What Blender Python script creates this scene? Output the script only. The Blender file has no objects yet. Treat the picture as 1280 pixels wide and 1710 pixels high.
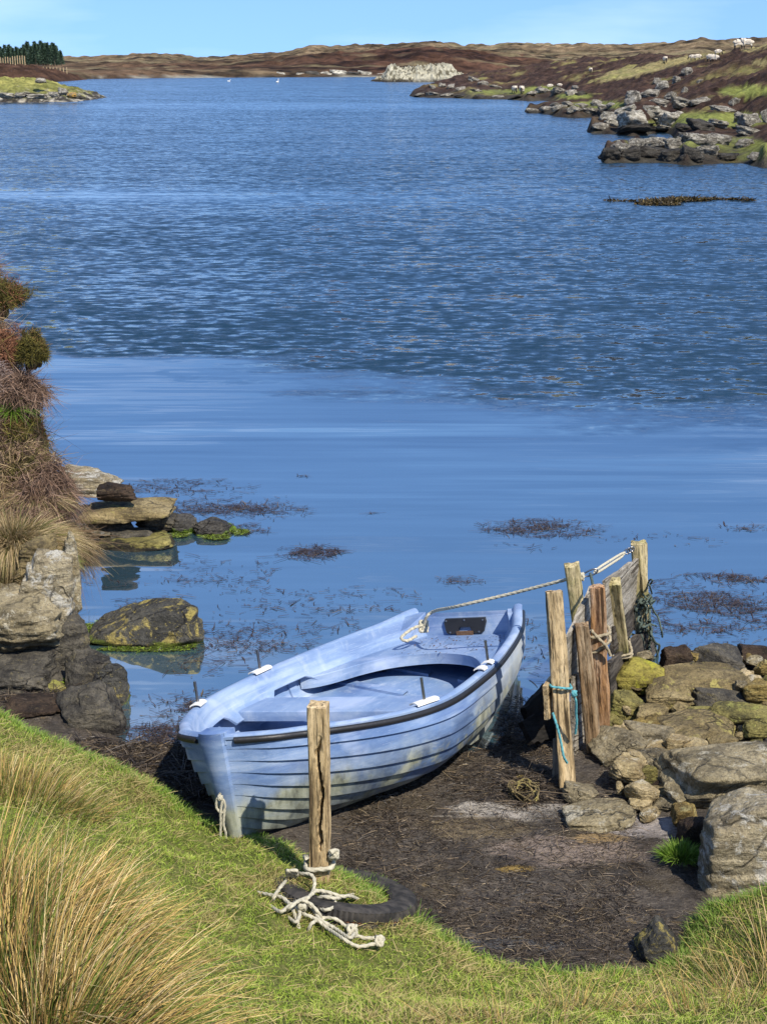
import bpy, bmesh, math, random
import numpy as np
from mathutils import Matrix, Vector
R_ = np.random.default_rng(7)
random.seed(3)
# ---------------------------------------------------------------- camera maths
F, YH, H = 2450.0, 98.0, 3.90
TH = math.atan((855 - YH) / F)
def ray(px, py):
    a = (px - 640) / F; b = (855 - py) / F
    return np.array([a, math.cos(TH) + b * math.sin(TH), -math.sin(TH) + b * math.cos(TH)])
def G(px, py, z=0.0):
    d = ray(px, py); t = (z - H) / d[2]
    return np.array([0, 0, H]) + d * t
def PD(px, py, D):
    d = ray(px, py); return np.array([0, 0, H]) + d * (D / d[1])
def mpp(D, py=1100):                       # metres per photo pixel at forward distance D
    d = ray(640, py); return D / d[1] / F
# ---------------------------------------------------------------- noise
def _h(ix, iy, iz, s):
    n = (ix * 374761393 + iy * 668265263 + iz * 2147483647 + s * 974634777) & 0xffffffff
    n = ((n ^ (n >> 13)) * 1274126177) & 0xffffffff
    n = ((n ^ (n >> 16)) * 2246822519) & 0xffffffff
    return ((n ^ (n >> 15)) & 0xffffff) / float(0xffffff)
def vn(P, s=0):
    P = np.asarray(P, float); I = np.floor(P).astype(np.int64); f = P - I
    f = f * f * f * (f * (f * 6 - 15) + 10); r = 0
    for dx in (0, 1):
        for dy in (0, 1):
            for dz in (0, 1):
                w = (f[:, 0] if dx else 1 - f[:, 0]) * (f[:, 1] if dy else 1 - f[:, 1]) * (f[:, 2] if dz else 1 - f[:, 2])
                r = r + w * _h(I[:, 0] + dx, I[:, 1] + dy, I[:, 2] + dz, s)
    return r * 2 - 1
def fbm(P, oct=4, s=0, g=.5):
    a, r, P = 1.0, 0, np.asarray(P, float)
    for o in range(oct):
        r = r + a * vn(P + o * 17.3, s + o); P = P * 2.03; a *= g
    return r
def xy3(x, y, k=1.0):
    return np.stack([np.ravel(x) * k, np.ravel(y) * k, np.zeros(np.size(x))], 1)
# ---------------------------------------------------------------- linking
C = bpy.context.scene.collection
def tag(o, label=None, cat=None, group=None, kind=None):
    if label: o['label'] = label
    if cat: o['category'] = cat
    if group: o['group'] = group
    if kind: o['kind'] = kind
    return o
def empty(name, loc=(0, 0, 0), **k):
    o = bpy.data.objects.new(name, None); C.objects.link(o); o.location = loc
    o.empty_display_size = .1
    return tag(o, **k)
def link(name, me, mat, parent=None, loc=None, **k):
    o = bpy.data.objects.new(name, me); C.objects.link(o)
    if mat: me.materials.append(mat)
    if parent: o.parent = parent
    if loc is not None: o.location = loc
    return tag(o, **k)
def mesh(V, Fs, smooth=True, col=None, sharp=None):
    V = np.asarray(V, np.float32).reshape(-1, 3); me = bpy.data.meshes.new('mesh')
    if isinstance(Fs, np.ndarray):
        nf, k = Fs.shape
        me.vertices.add(len(V)); me.vertices.foreach_set('co', V.ravel())
        me.loops.add(nf * k); me.loops.foreach_set('vertex_index', Fs.astype(np.int32).ravel())
        me.polygons.add(nf); me.polygons.foreach_set('loop_start', np.arange(0, nf * k, k, dtype=np.int32))
        me.update(calc_edges=True)
    else:
        me.from_pydata([tuple(v) for v in V.tolist()], [], [tuple(int(i) for i in f) for f in Fs])
    if len(me.polygons): me.polygons.foreach_set('use_smooth', np.full(len(me.polygons), smooth))
    if col is not None:
        at = me.color_attributes.new('col', 'FLOAT_COLOR', 'POINT')
        c = np.ones((len(V), 4), np.float32); c[:, :3] = col; at.data.foreach_set('color', c.ravel())
    if sharp: me.set_sharp_from_angle(angle=math.radians(sharp))
    me.validate(); me.update(); return me
def grid_faces(nu, nv, closed=False):       # vertices index i*nv+j
    i, j = np.meshgrid(np.arange(nu - 1), np.arange(nv if closed else nv - 1), indexing='ij')
    i = i.ravel(); j = j.ravel(); j2 = (j + 1) % nv
    return np.stack([i * nv + j, (i + 1) * nv + j, (i + 1) * nv + j2, i * nv + j2], 1)
class MB:
    def __init__(s): s.V = []; s.F = []; s.C = []; s.n = 0
    def add(s, V, Fs, c=None):
        V = np.asarray(V, float).reshape(-1, 3)
        s.F += [tuple(int(i) + s.n for i in f) for f in Fs]; s.V.append(V); s.n += len(V)
        if c is not None: s.C.append(np.broadcast_to(np.asarray(c, float), (len(V), 3)))
    def box(s, lo, hi, c=None):
        x0, y0, z0 = lo; x1, y1, z1 = hi
        V = [(x0, y0, z0), (x1, y0, z0), (x1, y1, z0), (x0, y1, z0), (x0, y0, z1), (x1, y0, z1), (x1, y1, z1), (x0, y1, z1)]
        s.add(V, [(0, 3, 2, 1), (4, 5, 6, 7), (0, 1, 5, 4), (1, 2, 6, 5), (2, 3, 7, 6), (3, 0, 4, 7)], c)
    def grid(s, P, closed=False, caps=False, c=None):
        P = np.asarray(P, float); nu, nv = P.shape[:2]
        f = [tuple(r) for r in grid_faces(nu, nv, closed)]
        if caps: f += [tuple(range(nv))[::-1], tuple((nu - 1) * nv + k for k in range(nv))]
        s.add(P.reshape(-1, 3), f, c)
    def me(s, smooth=True, sharp=None):
        return mesh(np.concatenate(s.V), s.F, smooth, np.concatenate(s.C) if s.C else None, sharp)
def catmull(P, n=8):
    P = np.asarray(P, float); Q = np.vstack([2 * P[0] - P[1], P, 2 * P[-1] - P[-2]]); out = []
    for i in range(1, len(Q) - 2):
        for t in np.arange(n) / n:
            a, b, c, d = Q[i - 1], Q[i], Q[i + 1], Q[i + 2]
            out.append(.5 * (2 * b + (c - a) * t + (2 * a - 5 * b + 4 * c - d) * t * t + (3 * b - a - 3 * c + d) * t ** 3))
    out.append(P[-1]); return np.array(out)
def resample(P, step):
    d = np.r_[0, np.cumsum(np.linalg.norm(np.diff(P, axis=0), axis=1))]
    n = max(3, int(d[-1] / step) + 1); s = np.linspace(0, d[-1], n)
    return np.stack([np.interp(s, d, P[:, k]) for k in range(3)], 1)
def tube(P, r, n=8, twist=0.0, lobes=0.0, taper=None):
    P = np.asarray(P, float); m = len(P); T = np.gradient(P, axis=0); T /= np.linalg.norm(T, axis=1)[:, None] + 1e-9
    up = np.array([0, 0, 1.]) if abs(T[0][2]) < .9 else np.array([1., 0, 0])
    A = np.cross(T[0], up); A /= np.linalg.norm(A); rows = []; s = 0
    for i in range(m):
        A = A - T[i] * A.dot(T[i]); A /= np.linalg.norm(A) + 1e-9; B = np.cross(T[i], A)
        if i: s += np.linalg.norm(P[i] - P[i - 1])
        a = np.arange(n) * 2 * math.pi / n
        rr = r * (1 + lobes * np.cos(3 * (a - twist * s))) * (taper[i] if taper is not None else 1)
        rows.append(P[i] + rr[:, None] * (np.cos(a)[:, None] * A + np.sin(a)[:, None] * B))
    return np.array(rows)
def rope_tube(mb, P, r, smooth=6):
    Q = resample(catmull(P, smooth) if len(P) > 2 else np.asarray(P, float), r * .55)
    mb.grid(tube(Q, r, 12, twist=1 / (r * 1.9), lobes=.17), closed=True, caps=True)
# ribbons: many thin blades as one mesh
def ribbons(root, d, L, W, bend, col0, col1, nseg=3, side=None, tip=.15):
    n = len(root); d = d / (np.linalg.norm(d, axis=1)[:, None] + 1e-9)
    if side is None:
        side = np.cross(d, R_.normal(size=(n, 3)))
    side = side / (np.linalg.norm(side, axis=1)[:, None] + 1e-9)
    L = np.broadcast_to(L, n)[:, None]; W = np.broadcast_to(W, n)[:, None]
    V = np.zeros((n, nseg + 1, 2, 3), np.float32); Cc = np.zeros((n, nseg + 1, 2, 3), np.float32)
    for k in range(nseg + 1):
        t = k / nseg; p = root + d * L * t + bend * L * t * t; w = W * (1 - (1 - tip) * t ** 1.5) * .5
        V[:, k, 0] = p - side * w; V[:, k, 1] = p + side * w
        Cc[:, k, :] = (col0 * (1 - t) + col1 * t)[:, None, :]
    b = (np.arange(n) * (nseg + 1) * 2)[:, None, None]; k = (np.arange(nseg) * 2)[None, :, None]
    Fq = (b + k + np.array([0, 1, 3, 2])[None, None, :]).reshape(-1, 4)
    return V.reshape(-1, 3), Fq, Cc.reshape(-1, 3)
def join_np(parts):
    Vs, Fs, Cs, n = [], [], [], 0
    for V, Fq, Cc in parts:
        Vs.append(V); Fs.append(Fq + n); Cs.append(Cc); n += len(V)
    return np.concatenate(Vs), np.concatenate(Fs), np.concatenate(Cs)
# RBF surface from scattered control points
class RBF:
    def __init__(s, P, z, smooth=1e-3):
        s.P = np.asarray(P, float); n = len(s.P); A = s.k(s.P, s.P) + smooth * np.eye(n) * -1
        B = np.c_[np.ones(n), s.P]; M = np.block([[A, B], [B.T, np.zeros((3, 3))]])
        s.w = np.linalg.solve(M, np.r_[z, 0, 0, 0])
    def k(s, a, b):
        return -np.sqrt(((a[:, None] - b[None]) ** 2).sum(2) + 1e-4)
    def __call__(s, x, y):
        Q = np.stack([np.ravel(x), np.ravel(y)], 1).astype(float); out = np.empty(len(Q))
        for i in range(0, len(Q), 20000):
            q = Q[i:i + 20000]; out[i:i + 20000] = s.k(q, s.P) @ s.w[:len(s.P)] + s.w[-3] + q @ s.w[-2:]
        return out
def hit(px, py, hf, t0=3.0, t1=40.0):       # where the view ray meets a height function
    d = ray(px, py); t = np.linspace(t0, t1, 1500); P = np.array([0, 0, H]) + d * t[:, None]
    k = np.argmax(P[:, 2] < hf(P[:, 0], P[:, 1])); return P[k]
# ---------------------------------------------------------------- materials
class NT:
    def __init__(s, name):
        s.m = bpy.data.materials.new(name); s.m.use_nodes = True; s.t = s.m.node_tree; s.t.nodes.clear()
        s.out = s.n('ShaderNodeOutputMaterial'); s.bs = s.n('ShaderNodeBsdfPrincipled')
        s.l(s.bs.outputs[0], s.out.inputs[0])
    def n(s, ty, **k):
        o = s.t.nodes.new(ty)
        for a, b in k.items(): setattr(o, a, b)
        return o
    def l(s, a, b): s.t.links.new(a, b)
    def put(s, sock, v):
        if v is None: return
        if isinstance(v, bpy.types.NodeSocket): s.l(v, sock)
        elif isinstance(v, (tuple, list)): sock.default_value = (*v, 1) if len(v) == 3 and sock.type == 'RGBA' else v
        else: sock.default_value = v
    def coord(s, w='Object', scale=(1, 1, 1), rand=True, rot=(0, 0, 0)):
        if w == 'World': c = s.n('ShaderNodeNewGeometry').outputs['Position']
        else: c = s.n('ShaderNodeTexCoord').outputs[w]
        mp = s.n('ShaderNodeMapping'); s.l(c, mp.inputs[0]); mp.inputs['Scale'].default_value = scale; mp.inputs['Rotation'].default_value = rot
        if rand and w == 'Object':
            oi = s.n('ShaderNodeObjectInfo'); m = s.n('ShaderNodeVectorMath', operation='SCALE')
            cx = s.n('ShaderNodeCombineXYZ'); s.l(oi.outputs['Random'], cx.inputs[0]); s.l(oi.outputs['Random'], cx.inputs[1])
            s.l(cx.outputs[0], m.inputs[0]); m.inputs['Scale'].default_value = 37.; s.l(m.outputs[0], mp.inputs['Location'])
        return mp.outputs[0]
    def noise(s, v, scale=5, detail=6, rough=.55, dist=0):
        o = s.n('ShaderNodeTexNoise'); s.put(o.inputs['Vector'], v); o.inputs['Scale'].default_value = scale
        o.inputs['Detail'].default_value = detail; o.inputs['Roughness'].default_value = rough; o.inputs['Distortion'].default_value = dist
        return o.outputs['Fac']
    def vor(s, v, scale=5, feature='F1', out='Distance'):
        o = s.n('ShaderNodeTexVoronoi', feature=feature); s.put(o.inputs['Vector'], v); o.inputs['Scale'].default_value = scale
        return o.outputs[out]
    def ramp(s, f, stops, interp='LINEAR'):
        o = s.n('ShaderNodeValToRGB'); s.put(o.inputs[0], f); e = o.color_ramp; e.interpolation = interp
        while len(e.elements) < len(stops): e.elements.new(.5)
        for q, (p, c) in zip(e.elements, stops):
            q.position = p; q.color = (c, c, c, 1) if not isinstance(c, (tuple, list)) else (*c, 1)
        return o.outputs[0]
    def math(s, op, a, b=None, c=None):
        o = s.n('ShaderNodeMath', operation=op); s.put(o.inputs[0], a); s.put(o.inputs[1], b)
        if c is not None: s.put(o.inputs[2], c)
        return o.outputs[0]
    def mix(s, f, a, b, mode='MIX'):
        o = s.n('ShaderNodeMix', data_type='RGBA', blend_type=mode); s.put(o.inputs[0], f); s.put(o.inputs[6], a); s.put(o.inputs[7], b)
        return o.outputs[2]
    def sep(s, v):
        o = s.n('ShaderNodeSeparateXYZ'); s.put(o.inputs[0], v); return o.outputs
    def bump(s, h, strength=.5, dist=.02, nrm=None):
        o = s.n('ShaderNodeBump'); s.put(o.inputs['Height'], h); o.inputs['Strength'].default_value = strength if not isinstance(strength, bpy.types.NodeSocket) else 1
        if isinstance(strength, bpy.types.NodeSocket): s.l(strength, o.inputs['Strength'])
        o.inputs['Distance'].default_value = dist; s.put(o.inputs['Normal'], nrm); return o.outputs[0]
    def fin(s, col, rough=.8, nrm=None, spec=.3, metal=0, **k):
        b = s.bs; s.put(b.inputs['Base Color'], col); s.put(b.inputs['Roughness'], rough); s.put(b.inputs['Normal'], nrm)
        s.put(b.inputs['Specular IOR Level'], spec); s.put(b.inputs['Metallic'], metal)
        for a, v in k.items(): s.put(b.inputs[a.replace('_', ' ')], v)
        return s.m
def rock_mat(name, a, b, dark, lichen=(.42, .40, .33), la=.5, crack=.6, speck=1, wet=None, wetc=(.025, .022, .02), scale=1., moss=None, mh=.1):
    m = NT(name); v = m.coord('Object', (1, 1, 1)); vs = m.coord('Object', (1, .8, 4.0), rot=(.25, .15, 0))
    c = m.ramp(m.noise(v, 3.2 * scale, 8, .62), [(.3, dark), (.46, a), (.68, b)])
    st = m.noise(vs, 5 * scale, 6, .6); c = m.mix(m.ramp(st, [(.42, .55), (.5, 0)]), c, dark)
    f = m.noise(v, 38 * scale, 4, .7); c = m.mix(m.ramp(f, [(.35, .45), (.55, 0)]), c, tuple(x * .35 for x in dark))
    ln = m.noise(v, 6.5 * scale, 9, .72, .6); c = m.mix(m.ramp(ln, [(.66 - .3 * la, 0), (.72 - .3 * la, .85)]), c, lichen)
    cr = m.ramp(m.vor(m.mix(.12, v, m.n('ShaderNodeTexNoise').outputs['Color']), 3.2 * scale, 'DISTANCE_TO_EDGE'), [(0, 0), (.035, 1)])
    cmask = m.ramp(m.noise(v, 2.0 * scale, 2), [(.45, 0), (.55, 1)])
    crk = m.mix(cmask, (1, 1, 1), cr); c = m.mix(crack, c, m.mix(crk, (.015, .013, .012), c), 'MIX')
    z = m.sep(m.n('ShaderNodeNewGeometry').outputs['Position'])[2]
    zz = m.math('ADD', z, m.math('MULTIPLY', m.math('SUBTRACT', m.noise(v, 5, 4), .5), .25))
    if moss:
        c = m.mix(m.ramp(m.math('DIVIDE', zz, mh), [(.5, .9), (1.0, 0)]), c, m.ramp(m.noise(v, 30, 3), [(.3, tuple(x * .4 for x in moss)), (.7, moss)]))
    if wet:
        c = m.mix(m.ramp(m.math('DIVIDE', zz, wet), [(.55, .93), (1.0, 0)]), c, wetc)
    h = m.math('ADD', m.math('MULTIPLY', m.noise(v, 14 * scale, 10, .68), 1.0), m.math('MULTIPLY', crk, .35))
    h = m.math('ADD', h, m.math('MULTIPLY', st, .9)); fn = m.noise(v, 70 * scale, 6, .75)
    c = m.mix(m.ramp(fn, [(.36, .6), (.5, 0)]), c, tuple(x * .5 for x in dark)); c = m.mix(m.ramp(m.noise(v, 55 * scale, 3, .6), [(.62, 0), (.68, .5)]), c, lichen)
    h = m.math('ADD', h, m.math('MULTIPLY', fn, .35))
    return m.fin(c, .85, m.bump(h, 1.0, .055 / scale), spec=.2)
SKY_TINT = (.60, .745, .95); SKY_STR = .148; SUN_STR = 4.9; EXPO = 0.5; BOAT_Z = 0.0
WAVE = .9; W_NEAR = (.040, .085, .108); W_FAR = (.010, .029, .052); W_IOR = 6.5
# ---------------------------------------------------------------- world, sun, camera
sc = bpy.context.scene
SUN_AZ, SUN_EL = math.radians(144), math.radians(53)
w = bpy.data.worlds.new('World'); sc.world = w; w.use_nodes = True
nt = w.node_tree; nt.nodes.clear()
wo = nt.nodes.new('ShaderNodeOutputWorld'); bg = nt.nodes.new('ShaderNodeBackground'); sky = nt.nodes.new('ShaderNodeTexSky')
sky.sky_type = 'NISHITA'; sky.sun_disc = False; sky.sun_elevation = SUN_EL; sky.sun_rotation = SUN_AZ
sky.air_density = 1.0; sky.dust_density = .3; sky.ozone_density = 2.5; sky.altitude = 50
tc = nt.nodes.new('ShaderNodeTexCoord'); sx = nt.nodes.new('ShaderNodeSeparateXYZ'); nt.links.new(tc.outputs['Generated'], sx.inputs[0])
mz = nt.nodes.new('ShaderNodeMath'); mz.operation = 'MULTIPLY_ADD'; nt.links.new(sx.outputs[2], mz.inputs[0]); mz.inputs[1].default_value = .62; mz.inputs[2].default_value = .15
cx = nt.nodes.new('ShaderNodeCombineXYZ'); nt.links.new(sx.outputs[0], cx.inputs[0]); nt.links.new(sx.outputs[1], cx.inputs[1]); nt.links.new(mz.outputs[0], cx.inputs[2])
nm = nt.nodes.new('ShaderNodeVectorMath'); nm.operation = 'NORMALIZE'; nt.links.new(cx.outputs[0], nm.inputs[0]); nt.links.new(nm.outputs[0], sky.inputs[0])
mp = nt.nodes.new('ShaderNodeMapping'); mp.inputs['Scale'].default_value = (1.6, 1.6, 9); nt.links.new(tc.outputs['Generated'], mp.inputs[0])
cn = nt.nodes.new('ShaderNodeTexNoise'); cn.inputs['Scale'].default_value = 1.7; cn.inputs['Detail'].default_value = 7; cn.inputs['Roughness'].default_value = .5; nt.links.new(mp.outputs[0], cn.inputs[0])
cr = nt.nodes.new('ShaderNodeMapRange'); cr.inputs[1].default_value = .48; cr.inputs[2].default_value = .78; cr.inputs[3].default_value = 0; cr.inputs[4].default_value = .42; nt.links.new(cn.outputs[0], cr.inputs[0])
tint = nt.nodes.new('ShaderNodeMix'); tint.data_type = 'RGBA'; tint.blend_type = 'MULTIPLY'; tint.inputs[0].default_value = 1; nt.links.new(sky.outputs[0], tint.inputs[6]); tint.inputs[7].default_value = SKY_TINT + (1,)
cl = nt.nodes.new('ShaderNodeMix'); cl.data_type = 'RGBA'; nt.links.new(cr.outputs[0], cl.inputs[0]); nt.links.new(tint.outputs[2], cl.inputs[6]); cl.inputs[7].default_value = (6.6, 7.4, 9.0, 1)
nt.links.new(cl.outputs[2], bg.inputs[0]); bg.inputs[1].default_value = SKY_STR; nt.links.new(bg.outputs[0], wo.inputs[0])
sl = bpy.data.lights.new('sun', 'SUN'); sl.energy = SUN_STR; sl.angle = math.radians(.5); sl.color = (1, .92, .79)
so = bpy.data.objects.new('sun', sl); C.objects.link(so); so.location = (8, -14, 16)
sv = Vector((math.sin(SUN_AZ) * math.cos(SUN_EL), math.cos(SUN_AZ) * math.cos(SUN_EL), math.sin(SUN_EL)))
so.rotation_euler = sv.to_track_quat('Z', 'Y').to_euler()
cd = bpy.data.cameras.new('camera'); co = bpy.data.objects.new('camera', cd); C.objects.link(co); sc.camera = co
co.location = (0, 0, H); co.rotation_euler = (math.pi / 2 - TH, 0, 0)
cd.sensor_fit = 'VERTICAL'; cd.sensor_height = 36; cd.lens = F / 1710 * 36; cd.clip_end = 6000; cd.clip_start = .05
sc.view_settings.view_transform = 'Standard'; sc.view_settings.look = 'None'; sc.view_settings.gamma = 1; sc.view_settings.exposure = EXPO
# ---------------------------------------------------------------- materials
def water_mat():
    m = NT('loch_water'); P = m.n('ShaderNodeNewGeometry').outputs['Position']
    x, y, z = m.sep(P)
    def mp(sx_, sy_, rz=0):
        o = m.n('ShaderNodeMapping'); m.l(P, o.inputs[0]); o.inputs['Scale'].default_value = (sx_, sy_, 1); o.inputs['Rotation'].default_value = (0, 0, rz); return o.outputs[0]
    # breeze line: rippled beyond, sheltered and smooth this side of it
    ln = m.math('SUBTRACT', y, m.math('MULTIPLY_ADD', x, -.64, 16.8))
    ln = m.math('ADD', ln, m.math('MULTIPLY', m.math('SUBTRACT', m.noise(mp(.32, .9), 1, 5), .5), 5.0))
    wide = m.math('MULTIPLY_ADD', x, .26, 2.0); wide = m.math('MAXIMUM', wide, .45)
    rip = m.math('MINIMUM', m.math('MAXIMUM', m.math('DIVIDE', ln, wide), 0.0), 1.0)
    rip = m.math('MULTIPLY', rip, rip)
    gust = m.ramp(m.noise(mp(.035, .12, .1), 1, 3), [(.34, .35), (.6, 1.0)])
    band = m.math('POWER', 2.718, m.math('MULTIPLY', m.math('POWER', m.math('DIVIDE', m.math('SUBTRACT', y, m.math('MULTIPLY_ADD', x, -.12, 43.5)), 3.2), 2.0), -1.0))
    band = m.math('MULTIPLY', band, m.ramp(m.math('MULTIPLY_ADD', x, -.06, .55), [(0, .15), (1, .85)]))
    band2 = m.math('POWER', 2.718, m.math('MULTIPLY', m.math('POWER', m.math('DIVIDE', m.math('SUBTRACT', y, 132.), 9.), 2.0), -1.0))
    amp = m.math('MULTIPLY', rip, m.math('MULTIPLY', m.math('MULTIPLY_ADD', gust, .45, .55), m.math('SUBTRACT', 1.0, m.math('MAXIMUM', band, m.math('MULTIPLY', band2, .5)))))
    # wave slopes taken straight from vector noise (chop of several sizes), long low ripples where sheltered
    def slope(sx_, sy_, sc_, k, rz=0.0, det=2, rough=.55):
        o = m.n('ShaderNodeTexNoise'); m.l(mp(sx_, sy_, rz), o.inputs['Vector']); o.inputs['Scale'].default_value = sc_; o.inputs['Detail'].default_value = det; o.inputs['Roughness'].default_value = rough
        a = m.n('ShaderNodeVectorMath', operation='SUBTRACT'); m.l(o.outputs['Color'], a.inputs[0]); a.inputs[1].default_value = (.5, .5, .5)
        b = m.n('ShaderNodeVectorMath', operation='MULTIPLY'); m.l(a.outputs[0], b.inputs[0]); b.inputs[1].default_value = (k * .55, k, 0); return b.outputs[0]
    def vadd(a, b): o = m.n('ShaderNodeVectorMath', operation='ADD'); m.l(a, o.inputs[0]); m.l(b, o.inputs[1]); return o.outputs[0]
    def vscl(a, f): o = m.n('ShaderNodeVectorMath', operation='SCALE'); m.l(a, o.inputs[0]); m.put(o.inputs['Scale'], f); return o.outputs[0]
    chop = vadd(slope(1.75, 3.3, 2.1, 1.5 * WAVE, .12, 3), vadd(slope(.9, 1.9, 1.0, .42 * WAVE, -.1, 2), slope(.12, .42, 1.0, .20 * WAVE, .05, 3)))
    bias = m.n('ShaderNodeCombineXYZ'); bias.inputs[1].default_value = -.13; chop = vadd(chop, bias.outputs[0])
    amp = m.math('MULTIPLY', amp, m.ramp(m.math('DIVIDE', y, 100.), [(.15, 2.1), (.30, 1.15), (1, .85)]))
    chop = vscl(chop, amp)
    near = m.ramp(m.math('DIVIDE', y, 16.), [(.5, .10), (.95, 1.0)])
    brk = m.ramp(m.noise(mp(.3, .6), 1, 2), [(.35, .35), (.65, 1.1)])
    calm = vscl(vadd(slope(.16, 2.6, 1.0, .24, .04, 1), slope(.45, 6.5, 1.0, .22, -.05, 2)), m.math('MULTIPLY', near, brk))
    sl_ = vadd(vadd(chop, calm), slope(3, 7, 1, .018))
    up = m.n('ShaderNodeVectorMath', operation='ADD'); m.l(sl_, up.inputs[0]); up.inputs[1].default_value = (0, 0, 1)
    nn = m.n('ShaderNodeVectorMath', operation='NORMALIZE'); m.l(up.outputs[0], nn.inputs[0]); nrm = nn.outputs[0]
    rg_ = m.math('MULTIPLY_ADD', m.ramp(m.math('DIVIDE', y, 260.), [(.06, 0), (.6, 1)]), .10, .03)
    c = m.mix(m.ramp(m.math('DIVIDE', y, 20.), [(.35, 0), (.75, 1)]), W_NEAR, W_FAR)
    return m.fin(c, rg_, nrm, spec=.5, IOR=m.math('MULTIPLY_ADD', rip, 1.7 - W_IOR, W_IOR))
def simple(name, col, rough=.6, bump=.2, bs=30, var=.25, metal=0, spec=.3):
    m = NT(name); v = m.coord(); c = m.mix(m.ramp(m.noise(v, bs * .25, 6), [(.35, 0), (.7, 1)]), col, tuple(k * (1 - var) for k in col))
    return m.fin(c, rough, m.bump(m.noise(v, bs, 5), bump, .01), metal=metal, spec=spec)
def leaf_mat(name, tr=.25, rough=.6):
    m = NT(name); a = m.n('ShaderNodeAttribute', attribute_name='col').outputs['Color']
    m.fin(a, rough, None, spec=.25)
    t = m.n('ShaderNodeBsdfTranslucent'); m.put(t.inputs[0], a); ms = m.n('ShaderNodeMixShader'); ms.inputs[0].default_value = tr
    m.l(m.bs.outputs[0], ms.inputs[1]); m.l(t.outputs[0], ms.inputs[2]); m.l(ms.outputs[0], m.out.inputs[0]); return m.m
def wood_mat(name, a, b, dark, rust=None, green=None, wet=None):
    m = NT(name); v = m.coord('Object', (1, 1, .09)); c = m.ramp(m.noise(v, 26, 8, .65), [(.32, dark), (.45, a), (.66, b)])
    big = m.noise(m.coord('Object', (1, 1, .5)), 6, 5, .6); c = m.mix(m.ramp(big, [(.5, 0), (.68, .55)]), c, tuple(.4 * k for k in a))
    if rust: c = m.mix(m.ramp(m.noise(m.coord('Object', (1, 1, .25)), 11, 6), [(.47, 0), (.62, .8)]), c, rust)
    if green: c = m.mix(m.ramp(m.noise(m.coord('Object', (1, 1, .6)), 9, 7, .7), [(.46, 0), (.66, .7)]), c, green)
    crk = m.ramp(m.noise(m.coord('Object', (1, 1, .035)), 42, 4, .6), [(.36, 1), (.42, 0)])
    c = m.mix(m.math('MULTIPLY', crk, .85), c, (.03, .02, .012))
    if wet:
        z = m.sep(m.n('ShaderNodeNewGeometry').outputs['Position'])[2]
        c = m.mix(m.ramp(m.math('DIVIDE', z, wet), [(.6, .85), (1, 0)]), c, (.05, .04, .02))
    fn = m.noise(m.coord('Object', (1, 1, .22)), 75, 6, .7); c = m.mix(m.ramp(fn, [(.38, .6), (.52, 0)]), c, tuple(.6 * k for k in dark)); kn_ = m.ramp(m.vor(m.coord('Object', (1, 1, .5)), 9), [(.03, .8), (.09, 0)]); c = m.mix(kn_, c, dark)
    h = m.math('SUBTRACT', m.math('ADD', m.noise(v, 40, 8, .65), m.math('MULTIPLY', fn, .5)), m.math('MULTIPLY', crk, .9))
    return m.fin(c, .85, m.bump(h, .8, .012), spec=.15)
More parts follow.
